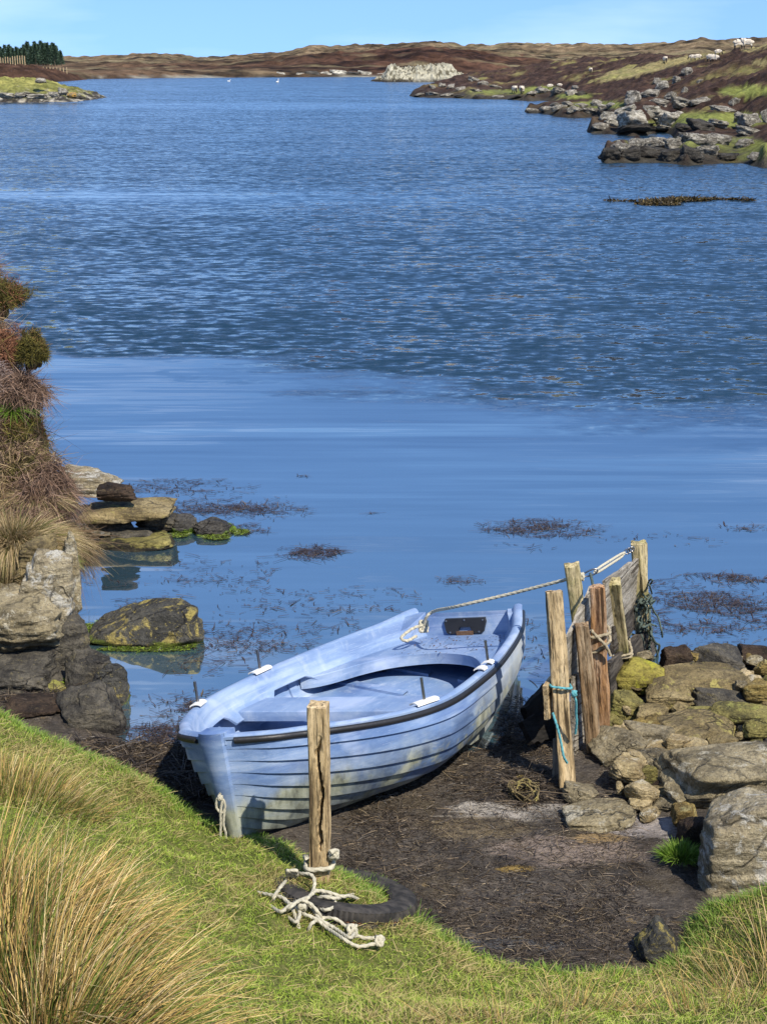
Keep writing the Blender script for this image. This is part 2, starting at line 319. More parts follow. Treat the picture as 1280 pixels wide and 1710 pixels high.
def boat_mat(name, dirty=True, base=((.085, .15, .31), (.165, .25, .425), (.29, .37, .51))):
    m = NT(name); v = m.coord('Object', rand=False); vx = m.coord('Object', (.5, 1, 2.2), rand=False); vd = m.coord('Object', (1, 1, .3), rand=False, rot=(0, .6, 0))
    c = m.ramp(m.noise(vx, 3.4, 7, .62, .4), [(.33, base[0]), (.5, base[1]), (.68, base[2])])
    blotch = m.ramp(m.noise(v, 3.1, 3, .5, .5), [(.54, 0), (.66, .7)]); c = m.mix(blotch, c, (.38, .45, .60))
    pk = m.noise(m.coord('Object', (.35, .6, 11), rand=False), 1.6, 3, .5, .2); c = m.mix(m.ramp(pk, [(.35, .5), (.52, 0)]), c, base[0]); c = m.mix(m.ramp(pk, [(.52, 0), (.68, .55)]), c, (.36, .43, .57))
    dk = m.ramp(m.noise(vx, 2.4, 3, .5, .9), [(.55, 0), (.66, .75 if dirty else .4)]); c = m.mix(dk, c, (.055, .105, .27))
    sc_ = m.ramp(m.noise(m.coord('Object', (.25, 1, 9), rand=False), 12, 4, .7), [(.60, 0), (.72, .4)]); c = m.mix(sc_, c, (.50, .56, .66))
    if dirty:
        lx, ly, lz = m.sep(m.coord('Object', rand=False))
        zr = m.math('ADD', m.math('MULTIPLY_ADD', lx, -.045, lz), m.math('MULTIPLY', m.math('SUBTRACT', m.noise(vd, 3.2, 6, .6, .6), .5), .42))
        dm = m.ramp(m.math('MULTIPLY', zr, 2.0), [(.44, .95), (.62, .30), (.85, 0)])
        dirt = m.ramp(m.noise(vd, 9, 7, .65), [(.38, (.085, .085, .055)), (.55, (.27, .28, .20)), (.75, (.42, .43, .34))])
        c = m.mix(dm, c, dirt)
        dp = m.math('MULTIPLY', m.ramp(m.noise(m.coord('Object', (1, 1, 1.6), rand=False, rot=(0, -.35, 0)), 3.3, 4, .6, .7), [(.43, 0), (.53, .92)]), m.ramp(m.math('MULTIPLY', lz, 2.0), [(.12, .2), (.3, 1), (.72, .9), (.86, 0)])); dp = m.math('MULTIPLY', dp, m.ramp(m.math('DIVIDE', lx, 3.1), [(.14, .25), (.3, 1), (.8, 1)]))
        c = m.mix(dp, c, m.ramp(m.noise(vx, 9, 5), [(.4, (.04, .075, .16)), (.65, (.10, .17, .32))]))
        # pale bleaching of the after part
        bl = m.math('MULTIPLY', m.ramp(m.math('DIVIDE', lx, 3.1), [(.45, 0), (.8, .65)]), m.ramp(m.noise(vd, 4, 4), [(.35, .3), (.6, 1)])); c = m.mix(bl, c, (.50, .52, .48))
    else:
        st = m.ramp(m.noise(vd, 7, 6, .7), [(.55, 0), (.75, .4)]); c = m.mix(st, c, (.50, .54, .56))
    h = m.noise(v, 60, 5, .6)
    c = m.mix(m.ramp(m.noise(m.coord('Object', (.15, 1, 14), rand=False), 22, 5, .75), [(.62, 0), (.66, .45)]), c, (.50, .56, .66)); c = m.mix(m.ramp(m.noise(v, 45, 6, .8), [(.60, 0), (.70, .35)]), c, (.09, .10, .09))
    return m.fin(c, .5, m.bump(h, .2, .005), spec=.3)
M = {}
M['water'] = water_mat()
M['hull'] = boat_mat('faded_blue_hull', True)
M['liner'] = boat_mat('faded_blue_liner', False, ((.12, .19, .34), (.195, .28, .44), (.30, .38, .50)))
M['inner'] = boat_mat('blue_interior', False, ((.085, .145, .30), (.135, .22, .39), (.22, .30, .44)))
M['rubber'] = simple('black_rubber', (.018, .018, .02), .45, .15, 50, .4, spec=.4)
M['white_plastic'] = simple('white_plastic', (.74, .73, .68), .4, .08, 40, .12)
M['steel'] = simple('steel', (.42, .40, .38), .3, .1, 60, .3, metal=1.0)
M['rust'] = simple('rusty_plate', (.16, .09, .05), .7, .4, 60, .5)
M['rope'] = simple('pale_rope', (.52, .485, .37), .85, .5, 300, .35, spec=.1)
M['rope_old'] = simple('weathered_rope', (.40, .34, .23), .9, .5, 250, .45, spec=.1)
M['rope_blue'] = simple('blue_rope', (.12, .38, .42), .8, .5, 300, .4, spec=.2)
M['net'] = simple('old_green_rope', (.10, .13, .11), .9, .5, 200, .5, spec=.1)
M['wood'] = wood_mat('weathered_wood', (.45, .33, .175), (.64, .50, .30), (.13, .09, .05))
M['wood_green'] = wood_mat('greenish_wood', (.42, .34, .18), (.62, .52, .31), (.12, .10, .05), green=(.20, .20, .06), wet=.1)
M['wood_red'] = wood_mat('rust_stained_wood', (.36, .22, .12), (.58, .44, .32), (.14, .07, .04), rust=(.38, .20, .08), wet=.08)
M['wood_brown'] = wood_mat('brown_wood', (.26, .17, .09), (.46, .36, .24), (.09, .055, .03), wet=.05)
M['wood_grey'] = wood_mat('grey_board', (.26, .23, .18), (.44, .40, .33), (.10, .085, .06))
M['wood_dark'] = wood_mat('dark_wet_board', (.07, .06, .05), (.14, .12, .095), (.02, .018, .015))
M['wood_black'] = wood_mat('black_wet_board', (.012, .011, .010), (.03, .026, .022), (.006, .006, .006))
M['blade'] = leaf_mat('grass_blades'); M['dry'] = leaf_mat('dry_stalks', .15); M['twig'] = leaf_mat('heather_twigs', .1, .8)
M['weed'] = leaf_mat('seaweed', .05, .45)
M['r_grey'] = rock_mat('grey_rock', (.26, .215, .13), (.42, .355, .225), (.07, .06, .042), wet=.07, la=.25)
M['r_tan'] = rock_mat('tan_rock', (.32, .265, .155), (.50, .42, .26), (.12, .10, .065), (.52, .48, .37), .35)
M['r_cream'] = rock_mat('cream_rock', (.48, .38, .20), (.68, .55, .33), (.22, .16, .08), (.62, .57, .44), .3)
M['r_ochre'] = rock_mat('ochre_rock', (.33, .24, .08), (.50, .38, .13), (.13, .09, .035), (.50, .44, .20), .3)
M['r_yellow'] = rock_mat('yellow_lichen_rock', (.30, .25, .06), (.52, .46, .09), (.12, .10, .03), (.44, .42, .05), .4)
M['r_olive'] = rock_mat('olive_rock', (.22, .19, .06), (.40, .345, .12), (.055, .05, .025), (.34, .33, .09), .4, wet=.04)
M['r_dark'] = rock_mat('dark_rock', (.105, .094, .074), (.20, .178, .135), (.025, .024, .024), (.24, .20, .10), .22, wet=.05)
M['r_black'] = rock_mat('black_weedy_or_shaded_rock', (.055, .036, .024), (.11, .075, .048), (.012, .010, .009), (.12, .09, .05), .2)  # weedy black; also painted shade on stones under slab and beside big boulder
M['r_brown'] = rock_mat('brown_rock', (.28, .215, .10), (.46, .365, .19), (.07, .055, .035), (.44, .38, .12), .30)
M['r_pale'] = rock_mat('white_lichen_rock', (.36, .30, .19), (.50, .43, .28), (.12, .10, .065), (.58, .56, .49), .50)
M['r_lichdark'] = rock_mat('lichen_spotted_rock', (.08, .078, .07), (.16, .15, .12), (.03, .03, .028), (.42, .34, .10), .4, moss=(.17, .22, .03), mh=.045)
M['r_mossbase'] = rock_mat('moss_footed_rock', (.07, .066, .06), (.13, .12, .10), (.03, .028, .026), (.2, .17, .1), .15, moss=(.20, .32, .03), mh=.05)
M['f_grey'] = rock_mat('far_shore_rock', (.26, .235, .19), (.44, .41, .34), (.07, .06, .05), (.58, .54, .44), .45, scale=.35, wet=.28)
M['f_pale'] = rock_mat('far_pale_rock', (.32, .29, .23), (.50, .46, .37), (.09, .08, .06), (.64, .60, .49), .5, scale=.3, wet=.25)
M['f_orange'] = rock_mat('far_orange_lichen_rock', (.34, .28, .18), (.5, .4, .2), (.1, .08, .06), (.6, .34, .06), .7, scale=.3, wet=.25)
M['f_dark'] = rock_mat('far_tide_rock', (.07, .062, .05), (.15, .135, .11), (.015, .014, .013), (.2, .18, .14), .2, scale=.3)
# ---------------------------------------------------------------- terrain near the camera
edge = [(-160, 1160, .55), (0, 1192, .50), (100, 1240, .42), (200, 1284, .32), (280, 1330, .22), (350, 1383, .14), (420, 1402, .09), (475, 1420, .12), (560, 1462, .14),
        (632, 1496, .11), (688, 1545, .06), (760, 1578, .05), (900, 1612, .05), (1040, 1632, .05), (1125, 1606, .08), (1165, 1560, .12), (1180, 1515, .18), (1280, 1486, .28), (1430, 1478, .35)]
E3 = np.array([G(*e) for e in edge])
cp = [tuple(p) for p in E3]
for i in range(len(E3)):
    a = E3[max(0, i - 1)]; b = E3[min(len(E3) - 1, i + 1)]; t = (b - a)[:2]; t /= np.linalg.norm(t); nrm = np.array([-t[1], t[0]])
    cp.append((E3[i][0] + nrm[0] * .22, E3[i][1] + nrm[1] * .22, E3[i][2] - .28))
    cp.append((E3[i][0] + nrm[0] * .9, E3[i][1] + nrm[1] * .9, -.7))
    if i % 2 == 0: cp.append((E3[i][0] - nrm[0] * .35, E3[i][1] - nrm[1] * .35, E3[i][2] + .10))
for q in [(0, 1710, .98), (300, 1710, .76), (640, 1710, .60), (1000, 1710, .56), (1280, 1710, .62), (0, 1450, .78), (200, 1500, .58), (400, 1560, .32), (620, 1620, .22), (-250, 1500, 1.0), (1500, 1700, .8)]:
    cp.append(tuple(G(*q)))
cp += [(0, 0, 2.35), (-4, 0, 2.9), (4, 0, 2.5), (-5, 4, 1.9), (5, 4, 1.2), (0, 2.4, 1.35), (-2.5, 2.6, 1.75), (3, 2.6, 1.35)]
cp = np.array(cp); bank_f0 = RBF(cp[:, :2], cp[:, 2], 2e-3)
def bank_f(x, y):
    x = np.ravel(x); y = np.ravel(y)
    return bank_f0(x, y) + .022 * fbm(xy3(x, y, 3.2), 3, 5) + .012 * fbm(xy3(x, y, 11), 2, 9)
# basin of mud, weed and water
mp_ = [(G(420, 1400), .07), (G(560, 1440), .05), (G(700, 1340), .045), (G(760, 1300), .03), (G(900, 1560), .03), (G(1050, 1600), .05), (G(860, 1270), .02), (G(830, 1210), -.02), (G(900, 1190), -.03),
       (G(1000, 1300), .06), (G(1100, 1380), .09), (G(1180, 1250), .05), (G(1280, 1200), .05), (G(1200, 1120), .02), (G(1020, 1150), .02), (G(1280, 1090), .02), (G(1150, 1070), -.10), (G(960, 1100), -.15),
       (G(300, 1330), .02), (G(240, 1290), .01), (G(250, 1230), -.04), (G(330, 1290), -.03), (G(330, 1350), .05), (G(600, 1150), -.2), (G(300, 1000), -.3), (G(700, 900), -.6), (G(1200, 950), -.5), (G(100, 1200), .1), (G(1500, 1300), .3), (G(1300, 1500), .04)]
mc = np.array([[p[0], p[1], z] for p, z in mp_] + [(-9, 14, -.9), (9, 14, -.9), (0, 18, -1.4), (-9, 22, -1.5), (9, 22, -1.5), (0, 3, 0), (-6, 4, 0), (6, 4, .1)])
mud_f0 = RBF(mc[:, :2], mc[:, 2], 2e-3)
def mud_f(x, y):
    x = np.ravel(x); y = np.ravel(y); n = fbm(xy3(x, y, 2.1), 4, 21)
    return mud_f0(x, y) + .016 * n + .012 * np.abs(fbm(xy3(x, y, 9), 4, 31)) + .005 * fbm(xy3(x, y, 35), 2, 41)
def heightfield(name, f, xs, ys, mat, cut=None, **k):
    X, Y = np.meshgrid(xs, ys, indexing='ij'); Z = f(X, Y)
    V = np.stack([X.ravel(), Y.ravel(), Z], 1); Fq = grid_faces(len(xs), len(ys))
    if cut is not None:
        ok = cut(X.ravel(), Y.ravel(), Z); Fq = Fq[ok[Fq].any(1)]
        u, inv = np.unique(Fq, return_inverse=True); V = V[u]; Fq = inv.reshape(Fq.shape)
    return link(name, mesh(V, Fq), mat, kind='structure', **k)
m = NT('weedy_mud'); v = m.coord('World')
fib = m.noise(m.coord('World', (1, 2.4, 1), rot=(0, 0, .3)), 26, 9, .72, 1.2); big = m.noise(v, 2.2, 6, .6)
c = m.ramp(fib, [(.30, (.016, .014, .013)), (.46, (.080, .065, .051)), (.60, (.15, .125, .098)), (.76, (.27, .23, .185))])
c = m.mix(m.ramp(big, [(.52, 0), (.66, .55)]), c, (.10, .075, .035))
c = m.mix(m.ramp(m.noise(v, 5.5, 6, .65), [(.64, 0), (.69, .8)]), c, (.32, .22, .09))
x_, y_, z_ = m.sep(m.n('ShaderNodeNewGeometry').outputs['Position'])
def blob(cx_, cy_, rx, ry):
    a = m.math('DIVIDE', m.math('SUBTRACT', x_, cx_), rx); b = m.math('DIVIDE', m.math('SUBTRACT', y_, cy_), ry)
    d = m.math('ADD', m.math('MULTIPLY', a, a), m.math('MULTIPLY', b, b))
    return m.ramp(m.math('ADD', d, m.math('MULTIPLY', m.math('SUBTRACT', m.noise(m.coord('World', (1, 3, 1)), 7, 6, .7), .5), 3.6)), [(.45, .92), (1.0, 0)])
for (px, py, rx, ry, col) in [(870, 1372, .42, .13, (.50, .45, .38)), (1075, 1402, .26, .13, (.52, .46, .42)), (960, 1440, .45, .16, (.32, .25, .20)), (860, 1465, .10, .04, (.45, .30, .08)), (800, 1400, .35, .12, (.22, .17, .10)), (1000, 1420, .18, .06, (.40, .27, .12)), (850, 1590, .35, .06, (.13, .13, .13))]:
    g = G(px, py); c = m.mix(blob(g[0], g[1], rx, ry), c, col)
c = m.mix(m.ramp(m.noise(v, 90, 3), [(.64, 0), (.68, .6)]), c, (.34, .30, .24)); c = m.mix(m.ramp(m.noise(v, 3.1, 5, .6), [(.40, .55), (.50, 0)]), c, (.02, .018, .018))
h = m.math('ADD', m.math('MULTIPLY', fib, 1), m.math('MULTIPLY', m.noise(v, 60, 6, .7), .6))
M['mud'] = m.fin(c, m.ramp(m.noise(v, 9, 3), [(.42, .18), (.56, .85)]), m.bump(h, 1.0, .03), spec=.35)
heightfield('mud_flat', mud_f, np.arange(-9, 9, .035), np.arange(3.5, 13.5, .03), M['mud'], cut=lambda x, y, z: (z > -.25))
m = NT('turf_soil'); v = m.coord('World')
c = m.ramp(m.noise(v, 14, 7, .65), [(.3, (.045, .055, .014)), (.5, (.10, .115, .028)), (.7, (.17, .15, .06))])
M['turf'] = m.fin(c, .95, m.bump(m.noise(v, 60, 6), .8, .03), spec=.1)
heightfield('grass_bank_ground', bank_f, np.arange(-6, 6, .05), np.concatenate([np.arange(-6, 3.5, .3), np.arange(3.5, 9.6, .05)]), M['turf'], cut=lambda x, y, z: z > -.3)
# water: one sheet out to the far shore and beyond
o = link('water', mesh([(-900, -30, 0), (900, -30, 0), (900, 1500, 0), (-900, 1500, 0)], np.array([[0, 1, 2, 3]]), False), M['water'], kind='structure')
# ---------------------------------------------------------------- knoll on the left
def near_rel(px, py, D): p = PD(px, py, D); return tuple(p)
kn = [near_rel(*q) for q in [(0, 425, 12.6), (45, 500, 12.0), (92, 600, 11.4), (70, 680, 11.3), (78, 760, 11.0), (125, 860, 10.6), (60, 900, 10.0), (-60, 430, 13.2), (-100, 600, 11.6), (-40, 800, 10.4), (-200, 900, 9.6), (0, 930, 9.6), (100, 900, 10.1), (-100, 1040, 9.2), (30, 1020, 9.3)]]
kn += [(-5, 16.5, 2.0), (-8, 13, 3.0), (-9, 18, 2.6), (-12, 14, 3.4), (-8, 9.5, 1.8), (-6, 8.8, 1.1), (-4, 19.5, .2), (-3.2, 15.5, -.5), (-2.9, 13.5, -.4), (-2.5, 12, -.5), (-2.2, 10.5, -.6), (-3.4, 18, -.6), (-6, 23, -.6), (-1.9, 9.6, -.6), (-3.2, 8.8, .25), (-14, 8, 2.6)]
kn += [(q[0] + .14, q[1] - .02, q[2] - 1.5) for q in kn[:6]]; kn[:6] = [(q[0] - .24, q[1], q[2] - .05) for q in kn[:6]]
kn = np.array(kn); kn_f0 = RBF(kn[:, :2], kn[:, 2], 5e-3)
def knoll_f(x, y):
    x = np.ravel(x); y = np.ravel(y)
    xl = np.interp(y, [8.4, 9.6, 10.2, 10.6, 11.0, 11.3, 11.4, 12.0, 12.6, 14, 24], [-2.75, -2.55, -2.42, -2.30, -2.70, -2.72, -2.66, -3.02, -3.28, -3.8, -6.6]) + .0
    return kn_f0(x, y) - .12 + .06 * fbm(xy3(x, y, 1.7), 4, 55) - 9 * np.clip(x - xl + .05 * fbm(xy3(x, y, 3), 2, 8), 0, 1)
m = NT('heath_soil'); v = m.coord('World')
c = m.ramp(m.noise(v, 9, 8, .65), [(.3, (.035, .022, .012)), (.5, (.11, .075, .04)), (.66, (.20, .16, .08)), (.8, (.12, .13, .035))])
M['heath'] = m.fin(c, .95, m.bump(m.noise(v, 40, 8, .7), 1, .08), spec=.1)
heightfield('heather_bank_ground', knoll_f, np.arange(-14, -1.6, .07), np.arange(8.4, 24, .07), M['heath'], cut=lambda x, y, z: z > -.4)
# ---------------------------------------------------------------- far right headland: shoreline of spits, heather hill
hp = []
def L_(px, py, D=None, z=None):
    p = PD(px, py, D) if D is not None else G(px, py, z or 0.0); hp.append((px, math.log(p[1]), p[2]))
shore = [(1420, 296), (1280, 281), (1150, 277), (1040, 272), (1005, 266), (1060, 243), (1125, 232), (1075, 227), (1010, 224), (980, 219), (1010, 203), (960, 197), (905, 190), (875, 186), (925, 174), (880, 169), (780, 165), (710, 163), (682, 160), (700, 153), (735, 143), (775, 134)]
for px, py in shore: L_(px, py)
S_ = np.array([(px, math.log(G(px, py)[1]), 0) for px, py in shore])
for i in range(len(S_)):
    a = S_[max(0, i - 1)]; b = S_[min(len(S_) - 1, i + 1)]; t = np.array([(b - a)[0] / 100, (b - a)[1] * 3]); t /= np.linalg.norm(t) + 1e-9; n_ = np.array([-t[1], t[0]])
    hp.append((S_[i][0] + n_[0] * 18, S_[i][1] + n_[1] * .045, -1.2))
    hp.append((S_[i][0] - n_[0] * 10, S_[i][1] - n_[1] * .022, .75))
for q in [(1100, 250, 61), (1200, 238, 62), (1270, 232, 62), (1060, 205, 81), (1130, 196, 84), (1230, 200, 78), (940, 178, 108), (1000, 172, 110), (800, 150, 160), (880, 152, 152), (940, 150, 150),
          (1240, 84, 112), (1290, 70, 116), (1420, 58, 116), (1180, 90, 134), (1110, 104, 136), (1090, 90, 165), (990, 97, 190), (1000, 121, 155), (920, 103, 205), (840, 115, 220), (795, 125, 226),
          (1280, 135, 86), (1200, 150, 92), (1100, 150, 108), (1000, 148, 128), (920, 135, 165), (850, 135, 185), (1280, 180, 74), (1200, 186, 78), (1400, 120, 86), (1420, 180, 70)]: L_(*q)
for q in [(1240, 92, 135), (1290, 80, 140), (1420, 68, 140), (1180, 97, 160), (1090, 99, 195), (990, 106, 225), (920, 110, 240), (840, 121, 255), (795, 127, 260)]: L_(*q)
for q in [(1420, 300), (1240, 300), (1100, 280), (990, 250), (990, 320)]: p = G(*q); 
hp += [(px, math.log(D), -2.0) for px, D in [(760, 320), (900, 320), (1000, 320), (1150, 320), (1400, 320), (700, 240), (660, 170), (640, 120), (800, 110), (900, 80), (1100, 45), (1300, 42)]]
hp = np.array(hp); hl_f = RBF(np.c_[hp[:, 0] / 100, hp[:, 1] * 3], hp[:, 2], 1e-3)
def head_f(x, y):
    x = np.ravel(x); y = np.ravel(y); fw = y * math.cos(TH); px = 640 + F * x / (y * math.cos(TH) + (H - 2) * math.sin(TH))
    z = hl_f(px / 100, np.log(y) * 3)
    P = xy3(x, y, 1); amp = np.clip(z, 0, 1.5) / 1.5
    return z + amp * (.30 * fbm(P * .16, 3, 3) + .24 * np.abs(fbm(P * .55, 4, 4)) + .12 * fbm(P * 2.2, 2, 8)) - .1
pxs = np.arange(600, 1560, 2.2); Ds = np.exp(np.arange(math.log(42), math.log(330), .0062))
PX, DD = np.meshgrid(pxs, Ds, indexing='ij'); XX = (PX - 640) / F * (DD * math.cos(TH) + (H - 2) * math.sin(TH))
ZZ = head_f(XX, DD); V = np.stack([XX.ravel(), DD.ravel(), ZZ], 1); Fq = grid_faces(len(pxs), len(Ds)); Fq = Fq[(V[:, 2] > -.5)[Fq].any(1)]
u_, inv = np.unique(Fq, return_inverse=True); V = V[u_]; Fq = inv.reshape(Fq.shape)
# cover of the headland: heather dark, grass where it really grows (pale strip under the crest, green flats by the rocks)
q = np.stack([640 + F * V[:, 0] / (V[:, 1] * math.cos(TH) + (H - V[:, 2]) * math.sin(TH)), 855 - F * np.tan(TH - np.arctan((H - V[:, 2]) / V[:, 1]))], 1)
def patch(lst):
    r = np.zeros(len(V))
    for (cx_, cy_, rx, ry, sl_) in lst:
        d = ((q[:, 0] - cx_) / rx) ** 2 + ((q[:, 1] - cy_ - sl_ * (q[:, 0] - cx_)) / ry) ** 2
        r = np.maximum(r, np.clip(1.5 - d, 0, 1))
    return r
PN = V * np.array([.35, .35, .35]); n1 = fbm(PN, 5, 71); n2 = fbm(V * 1.4, 3, 72)
pale = patch([(1085, 112, 95, 7, -.19), (1160, 95, 60, 4, -.17), (1262, 78, 26, 7, -.2), (1050, 126, 60, 3.5, -.2), (1270, 104, 16, 5, 0)])
green = patch([(1200, 200, 90, 12, 0), (1165, 238, 110, 10, 0), (1240, 243, 45, 14, 0), (850, 153, 60, 4, 0), (905, 148, 30, 4, 0), (1000, 175, 40, 6, 0), (1245, 152, 50, 9, .05), (960, 160, 30, 4, 0), (1260, 260, 40, 8, 0), (1120, 205, 40, 6, 0)])
pale = np.clip(pale * 1.7 + n1 * .9 - .55, 0, 1); green = np.clip(green * 2.0 + n1 * .9 - .45, 0, 1)
slate = np.clip(1 - V[:, 2] / .75 + .6 * n2, 0, 1)
hcol = np.array([.055, .033, .024]) * (1 + .65 * n2[:, None]) + np.array([.14, .10, .04]) * np.clip(n1 - .2, 0, 1)[:, None]
hcol = hcol * (1 - pale[:, None]) + pale[:, None] * (np.array([.30, .25, .11]) * (1 + .25 * n2[:, None]))
hcol = hcol * (1 - green[:, None]) + green[:, None] * (np.array([.21, .23, .06]) * (1 + .3 * n2[:, None]))
hcol = hcol * (1 - slate[:, None]) + slate[:, None] * (np.array([.05, .045, .035]) * (1 + .4 * n2[:, None]))
def land_mat(name, bump=1.0, sc_=2.2, dist=.35):
    m = NT(name); a = m.n('ShaderNodeAttribute', attribute_name='col').outputs['Color']; v = m.coord('World')
    k = m.ramp(m.noise(v, sc_, 8, .7), [(.3, .45), (.5, 1), (.7, 1.5)]); c = m.mix(1.0, a, k, 'MULTIPLY')
    return m.fin(c, .95, m.bump(m.noise(v, sc_ * 1.3, 8, .7), bump, dist), spec=.1)
M['land'] = land_mat('moorland'); M['land_far'] = land_mat('far_moorland', 1.0, .5, 2.5)
link('headland', mesh(V, Fq, True, np.clip(hcol, .004, 1)), M['land'], kind='structure')
# ---------------------------------------------------------------- far hills
sky1 = np.array([(-400, 99), (-100, 97), (100, 95), (165, 95), (240, 91.5), (295, 89), (320, 93), (370, 92), (425, 86), (465, 84), (515, 71.5), (545, 74), (555, 75), (595, 70), (640, 72), (680, 69), (715, 66.5), (745, 70), (775, 76), (810, 73), (855, 68.5), (900, 72.5), (960, 71), (1055, 72), (1115, 71), (1145, 65), (1165, 61), (1195, 65), (1230, 63), (1280, 60), (1500, 62), (1800, 70)], float)
mid1 = np.array([(-400, 112), (0, 108), (110, 104), (200, 101), (300, 99), (400, 99), (500, 93), (600, 88), (660, 83), (715, 76), (790, 84), (850, 93), (930, 101), (1100, 99), (1300, 90), (1800, 90)], float)
shr = np.array([(-400, 136), (0, 136), (100, 133), (170, 131.5), (300, 130), (560, 128.5), (1800, 127)], float)
cols = np.concatenate([np.arange(-3200, -400, 12.0), np.arange(-400, 1900, 3.0), np.arange(1900, 3600, 12.0)])
def zat(py, D): return H - D * np.tan(TH + np.arctan((py - 855) / F))
Dsh = H / np.tan(TH + np.arctan((np.interp(cols, shr[:, 0], shr[:, 1]) - 855) / F))
rows = []; ts = np.concatenate([np.linspace(-.06, .4, 40), np.linspace(.42, 2.6, 70), np.array([2.8, 3.2, 4, 6])])
zs1 = zat(np.interp(cols, sky1[:, 0], sky1[:, 1]), 640.); zm1 = zat(np.interp(cols, mid1[:, 0], mid1[:, 1]), 410.)
for k in range(len(cols)):
    D0 = Dsh[k]; kd = [D0 * .93, D0, D0 + 4, D0 + (410 - D0) * .5, 410, 480, 640, 760, 1000, 2000]; kz = [-3, 0, 1.2, zm1[k] * .62, zm1[k], min(zm1[k] * .8, zs1[k] * .6), zs1[k], zs1[k] * .5, -3, -30]
    rows.append((kd, kz))
Dg = np.exp(np.linspace(math.log(255), math.log(900), 190)); Zg = np.array([np.interp(Dg, a, b) for a, b in rows])
Zg = np.array([np.convolve(np.pad(r, 3, mode='edge'), np.ones(7) / 7, 'valid') * .6 + r * .4 for r in Zg])
CX, CD = np.meshgrid(cols, Dg, indexing='ij'); X = (CX - 640) / F * CD * math.cos(TH)
P = xy3(X, CD); am = np.clip(Zg.ravel(), 0, 4) / 4
Z = Zg.ravel() + am * (1.0 * fbm(P * .018, 3, 81) + .7 * np.abs(fbm(P * .06, 4, 82)) + .6 * fbm(P * .25, 2, 83)) - .7 * am
V = np.stack([X.ravel(), CD.ravel(), Z], 1); n1 = fbm(P * np.array([.02, .05, 1]), 4, 91); n2 = fbm(P * .15, 3, 92)
rus = np.array([.098, .050, .030]); tan_ = np.array([.25, .185, .105]); brn = np.array([.165, .115, .065]); gr = np.array([.15, .15, .08])
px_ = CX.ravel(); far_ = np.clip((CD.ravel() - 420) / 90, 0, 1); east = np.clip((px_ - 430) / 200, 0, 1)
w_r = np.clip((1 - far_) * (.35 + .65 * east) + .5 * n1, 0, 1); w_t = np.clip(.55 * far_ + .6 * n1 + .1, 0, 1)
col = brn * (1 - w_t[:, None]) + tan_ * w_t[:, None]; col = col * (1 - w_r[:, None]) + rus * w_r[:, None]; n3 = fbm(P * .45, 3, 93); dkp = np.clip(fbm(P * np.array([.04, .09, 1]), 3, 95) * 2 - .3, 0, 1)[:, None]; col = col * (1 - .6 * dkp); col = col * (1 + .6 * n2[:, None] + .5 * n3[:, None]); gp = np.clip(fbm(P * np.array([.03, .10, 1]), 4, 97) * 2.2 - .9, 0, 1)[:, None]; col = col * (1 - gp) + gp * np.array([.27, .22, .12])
sh_ = np.clip(1.6 - Z / .38, 0, 1) * np.clip(.75 + n2, 0, 1); rk = np.clip(n2 * 3 + n1 * 2, 0, 1)
col = col * (1 - sh_[:, None]) + sh_[:, None] * (np.array([.06, .055, .045])[None] * (1 - rk[:, None]) + np.array([.36, .34, .27])[None] * rk[:, None])
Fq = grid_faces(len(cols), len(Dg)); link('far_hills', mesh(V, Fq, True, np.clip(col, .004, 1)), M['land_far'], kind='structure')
# ---------------------------------------------------------------- rocks
_ico = {}
def ico(sub):
    if sub not in _ico:
        b = bmesh.new(); bmesh.ops.create_icosphere(b, subdivisions=sub, radius=1)
        V = np.array([v.co for v in b.verts]); Fq = np.array([[v.index for v in f.verts] for f in b.faces]); b.free()
        _ico[sub] = (V / np.linalg.norm(V, axis=1)[:, None], Fq)
    return _ico[sub]
def rock_me(size, seed, sub=4, block=.5, rough=.05, strata=.03, extra=None, npl=13, p=16, ledge=.05, led_n=5.0):
    r = np.random.default_rng(seed); D, Fq = ico(sub)
    N = r.normal(size=(npl, 3)); N /= np.linalg.norm(N, axis=1)[:, None]; d = r.uniform(.74, 1.0, npl)
    ax = np.array([[1, 0, 0], [-1, 0, 0], [0, 1, 0], [0, -1, 0], [0, 0, 1], [0, 0, -1]], float) + r.normal(size=(6, 3)) * .16; ax /= np.linalg.norm(ax, axis=1)[:, None]
    N = np.vstack([N, ax]); d = np.r_[d, np.full(6, .98 - .22 * block)]
    if extra:
        for (nx, ny, nz, dd) in extra:
            v = np.array([nx, ny, nz], float); N = np.vstack([N, v / np.linalg.norm(v)]); d = np.r_[d, dd]
    c = np.maximum(D @ N.T, 1e-4) / d; rad = (c ** p).sum(1) ** (-1 / p)
    V = D * rad[:, None]; off = r.uniform(0, 50, 3); S = np.asarray(size, float); Q = V * S / S.max() * 1.0
    n = rough * fbm(Q * 1.8 + off, 5, seed) + rough * .7 * np.abs(fbm(Q * 5 + off, 3, seed + 1))
    st = strata * fbm(Q * np.array([1.2, 1.2, 7]) + off, 3, seed + 2)
    sw = (Q[:, 2] * led_n + .30 * Q[:, 0] + .5 * fbm(Q * 1.3 + off, 3, seed + 5)) % 1.0; led = np.where(sw > .82, (1 - sw) / .18, sw / .82) * ledge
    V = V * (1 + n + st + led - ledge * .5)[:, None] if ledge else V * (1 + n + st)[:, None]; return mesh(V * S, Fq, True, sharp=None)
